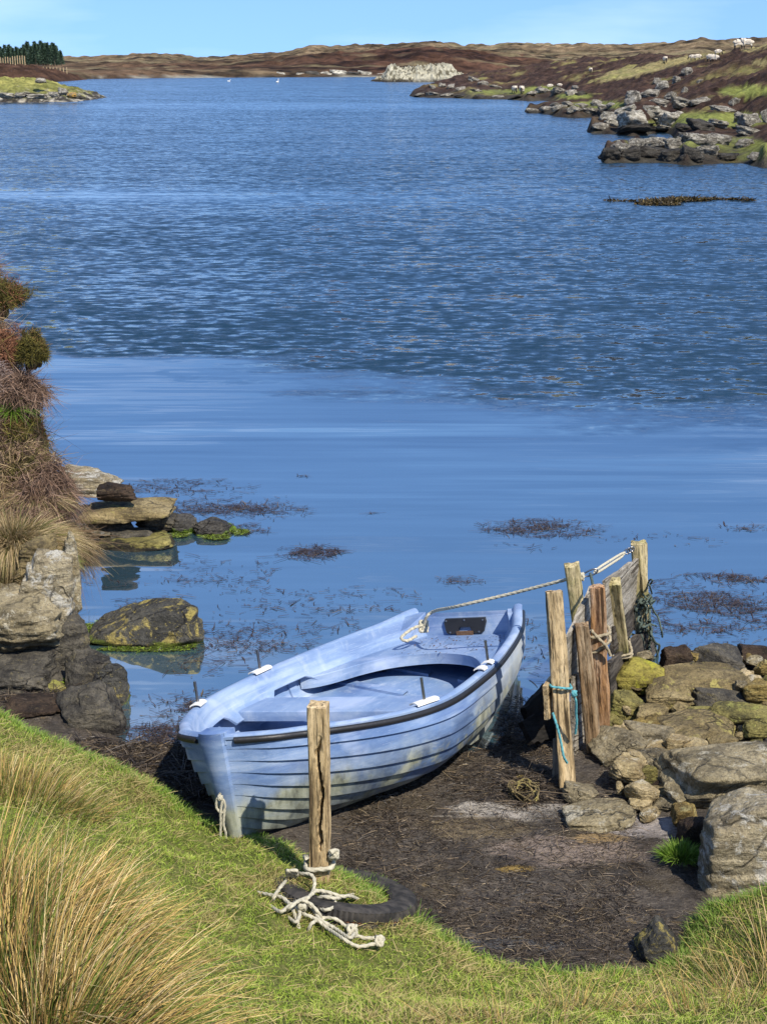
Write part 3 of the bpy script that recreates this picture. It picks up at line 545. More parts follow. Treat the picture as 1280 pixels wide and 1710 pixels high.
def rock(name, mat, cx, cy, w_, h_, zb, seed, label, group=None, D=None, ang=0, sub=4, cat='rock', dep=.8, tilt=0, **k):
    p = G(cx, cy, zb) if D is None else PD(cx, cy, D); s = mpp(p[1], cy); el = TH + math.atan((cy - 855) / F)
    W = w_ * s / 2 * 1.06; dy = W * dep; hz = max((h_ * s / 2 - dy * math.sin(el) * .75) / math.cos(el), W * .17)
    if D is None: p = G(cx, cy, zb + hz * .55)
    me = rock_me((W, dy, hz), seed, sub, **k)
    o = link(name, me, M[mat], None, tuple(p), label=label, cat=cat, group=group); o.rotation_euler = (0, tilt, ang); return o
PG = 'rocks of the tumbled stone pile'
pile = [
 ('r_yellow', 1071, 1132, 86, 58, .06, 'block bright with yellow green lichen, first beside the timber fence', 0, .7),
 ('r_black', 1131, 1107, 54, 52, .04, 'dark humped rock at the water edge behind the yellow lichen block', 0, .8),
 ('r_ochre', 1161, 1098, 30, 20, .10, 'small ochre stone wedged between two dark rocks at the far edge of the pile', 0, .8),
 ('r_dark', 1199, 1105, 78, 52, .08, 'peaked dark grey rock at the far edge of the pile', 0, .8),
 ('r_black', 1258, 1094, 62, 40, .05, 'black rock by the water at the far right corner of the pile', 0, .8),
 ('r_brown', 1178, 1134, 140, 50, .06, 'broad grey rock with a tan patch, in front of the peaked dark rock', 0, .6),
 ('r_ochre', 1276, 1116, 24, 28, .08, 'small orange brown stone at the right edge of the photo', 0, .8),
 ('r_ochre', 1266, 1155, 52, 46, .07, 'rounded ochre boulder at the right edge below the orange brown stone', 0, .8),
 ('r_dark', 1196, 1166, 96, 42, .06, 'flat dark slab lying across the middle of the pile', .1, .6),
 ('r_olive', 1050, 1180, 64, 48, .02, 'olive mottled rock between the yellow block and the fence posts', .2, .8),
 ('r_brown', 1113, 1163, 74, 48, .06, 'grey rock with a yellowed foot beside the flat dark slab', 0, .8),
 ('r_brown', 1090, 1187, 48, 26, .08, 'small drab rounded stone on top of the yellow tan stone', 0, .8),
 ('r_ochre', 1085, 1208, 56, 34, .06, 'yellow tan rounded stone in front of the fence end of the pile', 0, .8),
 ('r_olive', 1180, 1190, 66, 22, .08, 'low olive stone under the flat dark slab', 0, .6),
 ('r_olive', 1238, 1192, 104, 36, .09, 'long yellow green slab running to the right edge', -.1, .5),
 ('r_grey', 1237, 1145, 24, 18, .12, 'small grey stone left of the rounded ochre boulder', 0, .8),
 ('r_brown', 1174, 1214, 126, 48, .08, 'wide smooth brown grey rock in the middle of the pile', 0, .6),
 ('r_olive', 1262, 1216, 48, 34, .10, 'wedge shaped grey green rock right of the wide smooth one', .3, .8),
 ('r_brown', 1152, 1229, 54, 24, .12, 'drab stone leaning on the front of the wide smooth rock', 0, .8),
 ('r_grey', 1038, 1246, 96, 64, .04, 'grey veined boulder just right of the fence foot', .2, .8),
 ('r_grey', 1092, 1226, 70, 34, .08, 'striped grey stone behind the grey veined boulder', 0, .7),
 ('r_cream', 1092, 1250, 34, 26, .12, 'small angular tan stone right of the grey veined boulder', .4, .8),
 ('r_cream', 1124, 1243, 34, 30, .15, 'pinkish upright wedge stone in the centre of the pile', .5, .8),
 ('r_cream', 1158, 1244, 46, 20, .17, 'pale brick shaped stone above the giant slab', 0, .8),
 ('r_cream', 1061, 1261, 30, 18, .16, 'small cream stone on top of the rusty yellow boulder', 0, .8),
 ('r_grey', 1106, 1269, 94, 34, .10, 'thin grey wedge slab touching the left end of the giant slab', -.1, .5),
 ('r_cream', 1050, 1286, 66, 46, .08, 'tan boulder with a green corner below the grey veined one', .3, .8),
 ('r_tan', 1212, 1284, 232, 104, .10, 'giant flat layered tan slab, the largest on the pile', -.06, .62),
 ('r_cream', 1069, 1322, 54, 38, .06, 'pale flat topped block in front of the tan boulder', -.2, .8),
 ('r_cream', 1069, 1341, 40, 22, .04, 'cream stone under the pale flat topped block', .1, .8),
 ('r_cream', 1083, 1360, 34, 24, .03, 'small orange tinted stone at the front foot of the pile', .4, .8),
 ('r_tan', 1136, 1322, 52, 32, .08, 'wedge of tan rock below the left end of the giant slab', .5, .8),
 ('r_grey', 1113, 1340, 52, 30, .05, 'grey stone between the tan wedge and the orange tinted stone', -.3, .8),
 ('r_ochre', 1141, 1364, 42, 44, .04, 'ochre stone left of the big white topped boulder', .2, .8),
 ('r_grey', 966, 1326, 54, 36, .03, 'grey green stone at the foot of the tallest near fence post', 0, .8),
 ('r_tan', 1000, 1362, 112, 58, .01, 'low mound of tan rock on the mud in front of the fence', .1, .8),
 ('r_grey', 1262, 1320, 50, 22, .20, 'grey slate between the giant slab and the big white topped boulder', 0, .8),
 ('r_black', 1100, 1298, 54, 34, .04, 'shadowed dark stone under the giant slab', .2, .8),  # black stone colour puts in the shade under the slab
 ('r_olive', 1082, 1300, 30, 44, .04, 'narrow olive stone standing beside the tan boulder', .2, .8),
 ('r_dark', 1150, 1120, 30, 24, .05, 'little dark stone behind the broad grey rock', .2, .8),
 ('r_dark', 1222, 1122, 40, 24, .05, 'dark stone at the right end of the broad grey rock', .2, .8),
 ('r_brown', 1140, 1187, 40, 26, .06, 'brown stone under the left end of the flat dark slab', .2, .8),
 ('r_olive', 1010, 1206, 52, 26, .01, 'low mossy green stone behind the fence posts', .2, .8),
 ('r_brown', 1205, 1238, 46, 22, .11, 'brown stone between the wide smooth rock and the giant slab', .1, .8),
 ('r_grey', 1270, 1250, 44, 24, .15, 'grey stone at the right edge above the giant slab', .1, .8),
]
for i, (mt, cx_, cy_, w_, h_, zb, lb, ang, dep) in enumerate(pile):
    big = w_ > 90
    rock('rock', mt, cx_, cy_, w_ * 1.0, h_ * 1.22, zb + .02 + random.uniform(0, .05), 100 + i * 7, lb, PG, ang=ang, tilt=random.uniform(-.16, .16), dep=dep * 1.1, sub=5, strata=.05 if mt in ('r_tan', 'r_brown') else .03, p=34, block=.25, rough=.05, npl=11, ledge=.05)
rock('boulder', 'r_pale', 1248, 1436, 190, 272, -.05, 901, 'big square boulder with a white lichen top at the right edge', cat='boulder', sub=6, dep=.75, block=1.0, rough=.035, strata=.03,
     extra=[(-1, -.12, .10, .80), (.15, -.9, .28, .80), (0, .1, 1, .80)], npl=5, p=26)
rock('boulder', 'r_black', 1156, 1400, 52, 96, .03, 903, 'dark shaded rock tucked against the left face of the big square boulder', cat='boulder', sub=5, dep=1.3)  # black rock colour stands in for the shadow beside the boulder
rock('boulder', 'r_lichdark', 1097, 1584, 80, 112, .0, 905, 'dark pointed rock standing at the grass edge in the foreground', cat='boulder', sub=5, extra=[(-.6, 0, .7, .72), (.7, 0, .6, .66)], rough=.09, npl=9)
rock('rock', 'r_ochre', 871, 1302, 22, 20, .05, 907, 'small orange stone perched on a weed bundle on the mud', sub=3)
for i, (px, py, w_, lb) in enumerate([(397, 1540, 24, 'half buried pinkish stone in the grass left of the rope'), (712, 1510, 0, ''), (948, 1330, 20, 'small brown stone by the foot of the splintered board')]):
    if w_: rock('stone', 'r_cream' if i == 0 else 'r_brown', px, py, w_, w_ * .75, float(bank_f(*[[q] for q in hit(px, py, bank_f)[:2]])[0]) - .02 if i == 0 else .05, 910 + i, lb, sub=3, cat='stone')
rf = random.Random(77)
for i in range(150):
    px, py = rf.uniform(1030, 1290), rf.uniform(1095, 1345)
    if px < 1030 + (py - 1095) * .0 or (py > 1240 and px > 1120): continue
    rock('stone', rf.choice(['r_brown', 'r_grey', 'r_cream', 'r_cream', 'r_ochre', 'r_tan', 'r_olive']), px, py, rf.uniform(14, 34), rf.uniform(14, 26), rf.uniform(.06, .12), 1300 + i, 'small stone filling a gap in the tumbled stone pile', 'gap filling stones of the pile', ang=rf.uniform(0, 3), sub=3, cat='stone', p=24, block=.2)
LG = 'rocks of the ledge on the left'
ledge = [
 ('r_pale', 150, 808, 104, 64, .12, 'pale slab white with lichen, farthest rock of the left ledge', 0, .9),
 ('r_black', 193, 822, 62, 40, .34, 'rock draped in dark brown weed on top of the left ledge', 0, .7),
 ('r_brown', 214, 852, 152, 34, .16, 'long flat grey brown slab capping the left ledge', .05, .7),
 ('r_dark', 182, 876, 76, 26, .07, 'dark slab under the flat capping slab of the ledge', 0, .7),
 ('r_dark', 264, 868, 72, 44, .04, 'dark wedge rock right of the capping slab', 0, .8),
 ('r_mossbase', 308, 878, 48, 40, .0, 'dark rock with a green foot between the wedge and the end rock', .3, .8),
 ('r_mossbase', 356, 882, 64, 46, -.02, 'dark square end rock with bright green weed at its foot', .1, .8),
 ('r_dark', 222, 893, 76, 18, .03, 'low thin ledge stone just above the water', 0, .7),
 ('r_olive', 225, 906, 130, 16, -.03, 'weedy yellow brown shelf at the waterline of the ledge', 0, .7),
]
for i, (mt, cx_, cy_, w_, h_, zb, lb, ang, dep) in enumerate(ledge):
    rock('rock', mt, cx_, cy_, w_ * 1.05, h_ * 1.05, zb, 300 + i * 5, lb, LG, ang=ang, dep=dep, sub=5, block=.7, strata=.05, p=30, ledge=.09, led_n=6)
rock('boulder', 'r_lichdark', 254, 1048, 188, 112, -.02, 331, 'yellow patched wedge boulder alone in the shallows left of the boat', cat='boulder', sub=6, dep=.55, extra=[(-.62, -.1, .74, .50), (1, -.1, .15, .86), (-.1, -1, .35, .62)], npl=5, rough=.04, p=24)
cliff = [
 ('r_tan', 28, 1042, 150, 128, 8.95, 'tan weathered block of the left bank outcrop', .1),
 ('r_pale', 82, 1000, 78, 170, 9.15, 'white lichen streaked rock face of the left bank', .1),
 ('r_tan', 122, 955, 22, 150, 9.5, 'narrow pale upright slab at the corner of the left bank', 0),
 ('r_dark', 108, 1092, 84, 150, 9.0, 'dark blue grey rock face below the white streaked one', .2),
 ('r_dark', 20, 1122, 150, 96, 8.75, 'wide dark rock at the foot of the tan block', 0),
 ('r_brown', 64, 930, 60, 70, 9.4, 'crumbling brown rock under the pale grass tuft', .3),
]
for i, (mt, cx_, cy_, w_, h_, D, lb, ang) in enumerate(cliff):
    rock('boulder', mt, cx_, cy_, w_ * 1.15, h_ * 1.1, 0, 400 + i * 5, lb, 'rocks of the left bank outcrop', D=D, ang=ang, dep=.8, sub=6, block=.8, strata=.06, rough=.08, npl=12, p=30, ledge=.07, led_n=5.0)
bl = [('r_dark', 146, 1134, 84, 124, -.05, 'dark tilted boulder at the foot of the left bank', .3), ('r_lichdark', 182, 1152, 58, 104, -.03, 'lichen dotted boulder leaning on the dark tilted one', .2),
      ('r_dark', 160, 1198, 104, 122, -.05, 'smooth rounded dark grey boulder lowest at the left bank', .1), ('r_olive', 78, 1150, 60, 50, .0, 'green weeded rock in the gap under the left bank', .1),
      ('r_black', 232, 1262, 90, 40, -.03, 'black weedy rock between the grass and the boat', .2), ('r_black', 60, 1178, 110, 44, .1, 'dark peaty ledge along the top of the grass', 0)]
for i, (mt, cx_, cy_, w_, h_, zb, lb, ang) in enumerate(bl):
    rock('boulder', mt, cx_, cy_, w_, h_, zb, 450 + i * 5, lb, 'boulders at the foot of the left bank', ang=ang, dep=.8, sub=5, block=.05, rough=.07, npl=16, p=20, ledge=.03)
# far shore boulders: one mesh set, every boulder an object of its own
far_me = {}
def far_rock(mat, px, py, w_, h_, label, group, k):
    p = hit(px, py, lambda x, y: np.maximum(head_f(x, y), 0.0), 40, 260); s = mpp(p[1], py)
    key = (mat, k % 5)
    if key not in far_me: far_me[key] = rock_me((1, .9, 1), 600 + k % 5 * 3 + len(far_me), 4, block=.3 + .1 * (k % 5), rough=.13, strata=.07, p=28, npl=9)
    me = far_me[key]; o = bpy.data.objects.new('boulder', me); C.objects.link(o)
    if not me.materials: me.materials.append(M[mat])
    o.location = (p[0], p[1], max(p[2], 0) + h_ * s * .12); o.scale = (w_ * s * .50, w_ * s * .45, h_ * s * .56); o.rotation_euler = (random.uniform(-.2, .2), random.uniform(-.25, .25), random.uniform(0, 6)); tag(o, label, 'boulder', group)
rr = random.Random(5)
sets = [
 ('grey and black boulder on the nearest spit of the far right shore', 'boulders of the nearest spit', [(1018, 262, 34, 22), (1050, 264, 40, 24), (1085, 262, 44, 28), (1120, 266, 48, 26), (1155, 264, 44, 26), (1060, 246, 40, 22), (1092, 244, 44, 22), (1128, 246, 42, 24), (1164, 240, 56, 26), (1200, 238, 44, 22), (1240, 244, 34, 18), (1212, 266, 40, 14), (1035, 250, 34, 20), (1180, 256, 40, 20), (1262, 262, 30, 12), (1145, 232, 30, 14)]),
 ('pale grey boulder of the big outcrop on the second spit', 'boulders of the second spit', [(1000, 214, 34, 14), (1025, 208, 44, 20), (1060, 203, 56, 28), (1095, 200, 62, 30), (1122, 204, 48, 26), (1044, 192, 40, 22), (1084, 190, 44, 20), (1010, 196, 26, 14), (1145, 216, 44, 12), (1170, 214, 50, 18), (1195, 210, 44, 16), (1060, 216, 60, 12), (1110, 218, 50, 12)]),
 ('grey boulder on the right bank under the dark heather', 'boulders on the right bank', [(1055, 168, 28, 26), (1083, 160, 32, 16), (1105, 148, 22, 20), (1118, 162, 20, 12), (1140, 178, 50, 16), (1165, 172, 36, 12), (1205, 184, 40, 10), (1225, 174, 16, 16), (1252, 208, 46, 26), (1235, 200, 26, 16), (1278, 202, 16, 30), (1148, 122, 22, 14), (1168, 138, 12, 8), (1095, 138, 14, 12), (1128, 136, 16, 14), (1142, 152, 12, 10), (1098, 174, 34, 14), (995, 176, 20, 14), (1010, 182, 30, 10), (1250, 222, 40, 14)]),
 ('low grey boulder on the third spit along the water', 'boulders of the third spit', [(888, 186, 22, 8), (910, 184, 24, 10), (932, 182, 26, 10), (958, 186, 26, 12), (985, 188, 28, 12), (1005, 190, 24, 12), (948, 176, 20, 10), (970, 178, 20, 9), (925, 176, 16, 7), (1020, 178, 18, 9)]),
 ('small grey rock on the farthest spit near the grazing sheep', 'rocks of the farthest spit', [(700, 159, 20, 5), (722, 158, 22, 6), (746, 160, 22, 6), (770, 161, 24, 6), (800, 163, 24, 6), (830, 164, 24, 6), (860, 165, 26, 6), (722, 148, 14, 8), (738, 145, 16, 9), (752, 147, 16, 8), (768, 150, 18, 8), (806, 141, 18, 9), (826, 146, 20, 6), (905, 154, 26, 12), (930, 156, 28, 14), (952, 158, 22, 12), (968, 160, 20, 10), (886, 158, 20, 8), (795, 152, 20, 5), (790, 134, 16, 8), (960, 148, 16, 8)]),
]
k = 0
for lb, gp, lst in sets:
    for (px, py, w_, h_) in lst:
        low = py > {'boulders of the nearest spit': 256, 'boulders of the second spit': 212, 'boulders of the third spit': 185, 'rocks of the farthest spit': 157}.get(gp, 999)
        far_rock('f_pale' if (gp == 'boulders of the second spit' and not low) else ('f_grey' if not low or rr.random() < .55 else 'f_dark'), px, py, w_, h_, lb, gp, k); k += 1
far_rock('f_orange', 1094, 203, 20, 12, 'small boulder with bright orange lichen amid the pale outcrop', 'boulders of the second spit', 2)
# ---------------------------------------------------------------- left islet and pale rock islet
def islet(name, cx_, x0, x1, ytop, yb, D0, depth, mat, prof, colf, nx=220, ny=60, rough=.3, **kk):
    s = mpp(D0, yb); xa = (x0 - 640) * s; xb = (x1 - 640) * s; U = np.linspace(0, 1, nx); W = np.linspace(0, 1, ny)
    hmax = np.interp(U, [a for a, b in prof], [b for a, b in prof]) * s
    UU, WW = np.meshgrid(U, W, indexing='ij'); sh = np.sin(np.pi * np.clip(WW, 0, 1)) ** .55
    X = xa + (xb - xa) * UU; Y = D0 + depth * WW; Z = hmax[:, None] * sh
    P = xy3(X, Y); am = np.clip(Z.ravel() / (.25 * hmax.max()), 0, 1)
    Zr = Z.ravel() + am * hmax.max() * rough * (fbm(P * 6 / (hmax.max() * 3), 4, 5) * .5 + np.abs(fbm(P * 14 / (hmax.max() * 3), 4, 6)) * .7 - .3) - .25
    V = np.stack([X.ravel(), Y.ravel(), Zr], 1)
    return link(name, mesh(V, grid_faces(nx, ny), True, np.clip(colf(V, UU.ravel()), .004, 1)), mat, **kk)
def cf_green(V, U):
    n = fbm(V * .9, 4, 3)[:, None]; c = np.array([.20, .20, .06]) * (1 + .35 * n) + np.clip(n, 0, 1) * np.array([.10, .07, .02])
    w_ = np.clip(1.5 - V[:, 2:3] / .7 + fbm(V * 2, 3, 8)[:, None] * .8, 0, 1); r = np.clip(fbm(V * 1.6, 3, 9) * 3, 0, 1)[:, None]
    return c * (1 - w_) + w_ * ((1 - r) * np.array([.05, .045, .04]) + r * np.array([.36, .33, .27]))
islet('grassy_islet', 0, -260, 128, 122, 165, 142, 22, M['land'], [(0, 34), (.5, 42), (.72, 38), (.83, 27), (.92, 18), (.96, 8), (1, 2)], cf_green, rough=.12, kind='structure')
def cf_pale(V, U):
    n = fbm(V * 1.1, 4, 13)[:, None]; n2 = fbm(V * np.array([1.5, 1.5, .5]), 3, 14)[:, None]
    c = np.array([.64, .60, .45]) * (1 + .22 * n); c = np.where(n2 > .35, np.array([.20, .18, .12]), c)
    w_ = np.clip(1.4 - V[:, 2:3] / .45, 0, 1); return c * (1 - w_) + w_ * np.array([.06, .05, .04])
islet('pale_rock_islet', 0, 618, 800, 98, 131, 268, 22, M['land_far'], [(0, 2), (.1, 7), (.16, 24), (.22, 27), (.28, 20), (.36, 24), (.5, 23), (.58, 29), (.68, 30), (.76, 27), (.82, 14), (.9, 10), (.96, 8), (1, 1)], cf_pale, nx=300, rough=.26,
      label='pale craggy rock islet in front of the russet hill', cat='rock islet')
for i, (px, py, w_, h_, mt) in enumerate([(10, 160, 26, 8, 'f_pale'), (34, 160, 22, 8, 'f_grey'), (62, 161, 30, 7, 'f_pale'), (92, 158, 20, 8, 'f_grey'), (106, 153, 16, 10, 'f_pale'), (120, 159, 14, 8, 'f_orange'), (68, 135, 16, 8, 'f_pale'), (135, 163, 16, 4, 'f_dark'), (48, 158, 16, 6, 'f_dark')]):
    p = PD(px, py, 141 if py > 140 else 146); s = mpp(p[1], py)
    me = far_me[list(far_me)[i % len(far_me)]].copy(); me.materials.clear(); me.materials.append(M[mt]); o = bpy.data.objects.new('boulder', me); C.objects.link(o)
    o.location = p; o.scale = (w_ * s * .55, w_ * s * .5, h_ * s * .6); tag(o, 'grey shore boulder at the edge of the grassy islet' if py > 140 else 'single pale boulder high on the grassy islet', 'boulder', 'boulders of the grassy islet')
for i, (px, w_, h_) in enumerate([(312, 14, 6), (338, 12, 5), (356, 14, 5), (412, 10, 4), (470, 16, 8), (498, 20, 7), (520, 24, 10), (545, 22, 9), (564, 26, 12), (590, 26, 9), (610, 24, 9), (640, 20, 7), (382, 10, 4), (208, 12, 4)]):
    D = H / math.tan(TH + math.atan((np.interp(px, shr[:, 0], shr[:, 1]) - 855) / F)) + 3; p = PD(px, float(np.interp(px, shr[:, 0], shr[:, 1])) - h_ * .4, D); s = mpp(D, 130)
    me = far_me[list(far_me)[i % len(far_me)]].copy(); me.materials.clear(); me.materials.append(M['f_pale' if i % 3 else 'f_dark']); o = bpy.data.objects.new('boulder', me); C.objects.link(o)
    o.location = p; o.scale = (w_ * s * .55, w_ * s * .5, h_ * s * .6); tag(o, 'rock at the foot of the far hills along the water', 'boulder', 'rocks along the far shore')
# ---------------------------------------------------------------- the rowing boat (local: x bow to stern, y starboard, z up)
BK = .98; BT, (YAW, PIT, ROL) = np.array([-.778 * BK, 6.639 * BK, H * (1 - BK) - .005]), (.4475, -.1056, .2038); BL = 3.184
S_b = np.array([0, .03, .08, .16, .3, .5, .7, .85, 1.]); V_b = np.array([.062, .245, .375, .557, .770, .804, .712, .594, .415])
S_h = np.array([0, .25, .5, .75, 1.]); V_h = np.array([.640, .538, .533, .548, .565])
S_k = np.array([0, .1, .3, .55, .8, 1.]); V_k = np.array([.09, .03, .01, .03, .11, .22])
def cub(S, V, x):
    S = np.asarray(S, float); V = np.asarray(V, float); x = np.asarray(x, float); m_ = np.gradient(V, S); i = np.clip(np.searchsorted(S, x, side='right') - 1, 0, len(S) - 2); h_ = S[i + 1] - S[i]; t = (x - S[i]) / h_
    return (2 * t**3 - 3 * t**2 + 1) * V[i] + (t**3 - 2 * t**2 + t) * h_ * m_[i] + (-2 * t**3 + 3 * t**2) * V[i + 1] + (t**3 - t**2) * h_ * m_[i + 1]
def bb(s): return cub(S_b, V_b, s)
def bh(s): return cub(S_h, V_h, s)
def bk(s): return cub(S_k, V_k, s)
def hull_pt(s, v, inset=0.0):                       # s,v arrays, port side has y<0 in local coordinates
    s, v = np.broadcast_arrays(np.asarray(s, float), np.asarray(v, float))
    f = np.clip(s / .35, 0, 1); a = 1.12 + 1.35 * f ** .8; c_ = 1.05 + .85 * f
    b = np.maximum(bb(s) - inset, .012); h_ = bh(s); k_ = bk(s) + inset * .8; kw = .035 + .02 * f
    y = kw + (b - kw) * (1 - (1 - v) ** a); y = np.where(b < kw, b, y); z = k_ + (h_ - k_) * v ** c_
    rake = .07 * (1 - v) * (1 - np.clip(s / .12, 0, 1)) + .0 * s
    return np.stack([s * BL + rake + inset * (s < .02) * .6, y, z], -1)
boat = empty('rowing_boat', label='faded blue clinker rowing boat aground on the mud, heeled over', cat='boat')
u_ = np.array([math.sin(YAW), math.cos(YAW), 0]); p_ = np.array([math.cos(YAW), -math.sin(YAW), 0]); zz = np.array([0, 0, 1.])
p2 = p_ * math.cos(ROL) + zz * math.sin(ROL); z2 = -p_ * math.sin(ROL) + zz * math.cos(ROL)
u2 = u_ * math.cos(PIT) + z2 * math.sin(PIT); z3 = -u_ * math.sin(PIT) + z2 * math.cos(PIT)
BM = Matrix([[u2[0], -p2[0], z3[0], BT[0]], [u2[1], -p2[1], z3[1], BT[1]], [u2[2], -p2[2], z3[2], BT[2]], [0, 0, 0, 1]]) @ Matrix.Scale(BK, 4)
boat.matrix_world = BM
def bw(x, y, z): return np.array(BM @ Vector((x, y, z)))        # boat local to world
ss = np.concatenate([np.linspace(0, .12, 16), np.linspace(.135, 1, 60)])
SGN = (-1, 1)
mb = MB(); NS = 9; lap = .019
for sg in SGN:
    flip = np.array([1, sg, 1.])
    for j in range(NS):
        v0, v1 = j / NS, (j + 1) / NS; rowsv = []
        for k in range(5):
            v = v0 + (v1 - v0) * k / 4; P = hull_pt(ss, v)
            d1 = hull_pt(ss, min(v + .01, 1)); d0 = hull_pt(ss, max(v - .01, 0)); t = d1 - d0; n_ = np.stack([0 * t[:, 0], t[:, 2], -t[:, 1]], 1); n_ /= np.linalg.norm(n_, axis=1)[:, None] + 1e-9
            off = (lap * (1 - k / 4) if j else 0) * np.clip(ss / .03, .25, 1)
            rowsv.append((P + n_ * np.asarray(off)[..., None]) * flip)
        A = np.stack(rowsv, 1); mb.grid(A)
        if j:
            lo = hull_pt(ss, v0) * flip; mb.grid(np.stack([lo, rowsv[0]], 1))
# flat keel strip, bow face
K0 = hull_pt(ss, 0.0); mb.grid(np.stack([K0, K0 * np.array([1, -1, 1])], 1))
link('hull', mb.me(True, 35), M['hull'], boat)
# stem: rounded bow timber
sv_ = np.linspace(0, 1, 18); A = hull_pt(np.zeros(18), sv_)
prof = []
for (yy, xx) in ((.50, .11), (.47, .03), (.42, -.028), (.22, -.046), (0, -.05), (-.22, -.046), (-.42, -.028), (-.47, .03), (-.50, .11)):
    Wd = .16 * (.55 + .45 * sv_); prof.append(np.stack([A[:, 0] + xx * .75, Wd * yy, A[:, 2] + .004 + (sv_ > .98) * .022], 1))
mb = MB(); mb.grid(np.stack(prof, 1)); top = [p[-1] for p in prof]; c0 = np.mean(top, 0); mb.add(np.array(top + [c0 + [0, 0, .006]]), [(i, i + 1, 9) for i in range(8)])
bot = [p[0] for p in prof]; mb.add(np.array(bot), [tuple(range(9))])
link('stem', mb.me(True, 40), M['hull'], boat)
# black rubbing strake
mb = MB()
for sg in SGN:
    s1 = ss[ss > .004]; P = hull_pt(s1, .970); nxt = np.gradient(P[:, :2], axis=0); nn = np.stack([-nxt[:, 1], nxt[:, 0]], 1); nn /= np.linalg.norm(nn, axis=1)[:, None] + 1e-9
    sec = [(-.006, .017), (.011, .017), (.018, .013), (.022, .006), (.023, .0), (.022, -.007), (.018, -.013), (.011, -.018), (-.006, -.018)]
    G_ = np.stack([np.stack([P[:, 0] + nn[:, 0] * o_, P[:, 1] + nn[:, 1] * o_, P[:, 2] + z_], 1) for o_, z_ in sec], 1)
    mb.grid(G_ * np.array([1, sg, 1]), caps=False); mb.add((G_[0]) * np.array([1, sg, 1]), [tuple(range(9))]); mb.add((G_[-1]) * np.array([1, sg, 1]), [tuple(range(9))])
link('rubbing_strake', mb.me(True, 50), M['rubber'], boat)
# liner: rolled gunwale and inner wall
def wall_z(s): return bh(s) - (.115 + .05 * np.clip((.35 - s) / .35, 0, 1) * 0 + .05 * np.exp(-((s - .62) / .1) ** 2) * 0)
def lin(s, o_, dz):
    P = hull_pt(s, 1.0); t = np.gradient(P[:, :2], axis=0); n_ = np.stack([t[:, 1], -t[:, 0]], 1); n_ /= np.linalg.norm(n_, axis=1)[:, None] + 1e-9
    Q = np.stack([P[:, 0] + n_[:, 0] * o_, P[:, 1] + n_[:, 1] * o_, P[:, 2] + dz], 1); Q[:, 1] = np.maximum(Q[:, 1], .0); return Q
mb = MB(); sec = [(-.006, -.012), (-.008, .002), (.004, .011), (.020, .014), (.036, .012), (.050, .003), (.058, -.010), (.085, -.085), (.118, -.128), (.128, -.133), (.120, -.142), (.085, -.115)]
for sg in SGN:
    xs = ss * BL; opn = np.clip(np.minimum((xs - .22) / .05, (1.17 - xs) / .06), 0, 1) + np.clip(np.minimum((xs - 1.62) / .06, (2.12 - xs) / .08), 0, 1)
    G_ = np.stack([lin(ss, o_, dz) for o_, dz in sec], 1); rim = lin(ss, .058, -.01)[:, None, :]; fac = (1.30 - .52 * opn)[:, None, None]; G_[:, 7:] = rim + (G_[:, 7:] - rim) * fac
    fl = np.exp(-((ss - 1) / .07) ** 2)[:, None]; G_[:, :7, 2] += .030 * fl
    mb.grid(G_ * np.array([1, sg, 1]))
fy = lin(ss, .058, -.01)[0]; mb.box((-.0, -.075, .60), (.10, .075, .664))
link('gunwale_liner', mb.me(True, 50), M['liner'], boat)
# inner skin
mb = MB(); vi = np.linspace(.06, .93, 16); si = np.linspace(.03, .985, 60); SI, VI = np.meshgrid(si, vi, indexing='ij')
for sg in SGN:
    G_ = hull_pt(SI, VI, .022); G_[..., 2] = np.maximum(G_[..., 2], np.maximum(.155, .093 * G_[..., 0] + .19 * G_[..., 1] * sg - .035))
    rib = .010 * (np.cos(SI * BL * 2 * math.pi / .36) > .6); G_[..., 1] -= rib * (G_[..., 2] > .17); mb.grid(G_ * np.array([1, sg, 1]))
GG = hull_pt(si, .06, .035); G2 = GG * np.array([1, -1, 1]); zf = lambda q: np.maximum(hull_pt(si, .06, .022)[:, 2], np.maximum(.155, .093 * q[:, 0] + .19 * q[:, 1] - .035)); GG = hull_pt(si, .06, .022); G2 = GG * np.array([1, -1, 1]); GG[:, 2] = zf(GG); G2[:, 2] = zf(G2); mb.grid(np.stack([GG, G2], 1))
link('inner_skin', mb.me(True, 40), M['inner'], boat)
# floor ridges (moulded buoyancy humps)
mb = MB()
for x0, x1, yw in ((.95, 1.22, .17), (1.80, 1.95, .16)):
    mb.grid(np.array([[(x, y, .15 + .10 * max(0, math.cos(y / yw * 1.45)) ** .5) for y in np.linspace(-yw, yw, 13)] for x in np.linspace(x0, x1, 6)]))
    for x in (x0, x1): mb.add([(x, y, .15 + .10 * max(0, math.cos(y / yw * 1.45)) ** .5) for y in np.linspace(-yw, yw, 13)], [tuple(range(13))])
link('floor_box', mb.me(True, 40), M['inner'], boat)
fz = lambda q, sg: max(.155, .093 * q[0] + .19 * q[1] * sg - .035)
for xr_ in (.62, 1.12, 1.95, 2.34, 2.72):
    mb = MB()
    for sg in SGN:
        for dx0, dx1, li, lo_ in ((-.035, .035, .036, .036), (-.035, -.035, .036, .018), (.035, .035, .018, .036)):
            rows_ = []
            for vq in np.linspace(.04, .9, 18):
                a = hull_pt(np.array([(xr_ + dx0) / BL]), vq, li)[0]; b = hull_pt(np.array([(xr_ + dx1) / BL]), vq, lo_)[0]
                for q in (a, b): q[2] = max(q[2], fz(q, sg) + (.018 if True else 0))
                if dx0 == dx1: b[2] -= .02
                rows_.append([a * [1, sg, 1], b * [1, sg, 1]])
            mb.grid(np.array(rows_))
    link('rib', mb.me(True, 40), M['inner'], boat)
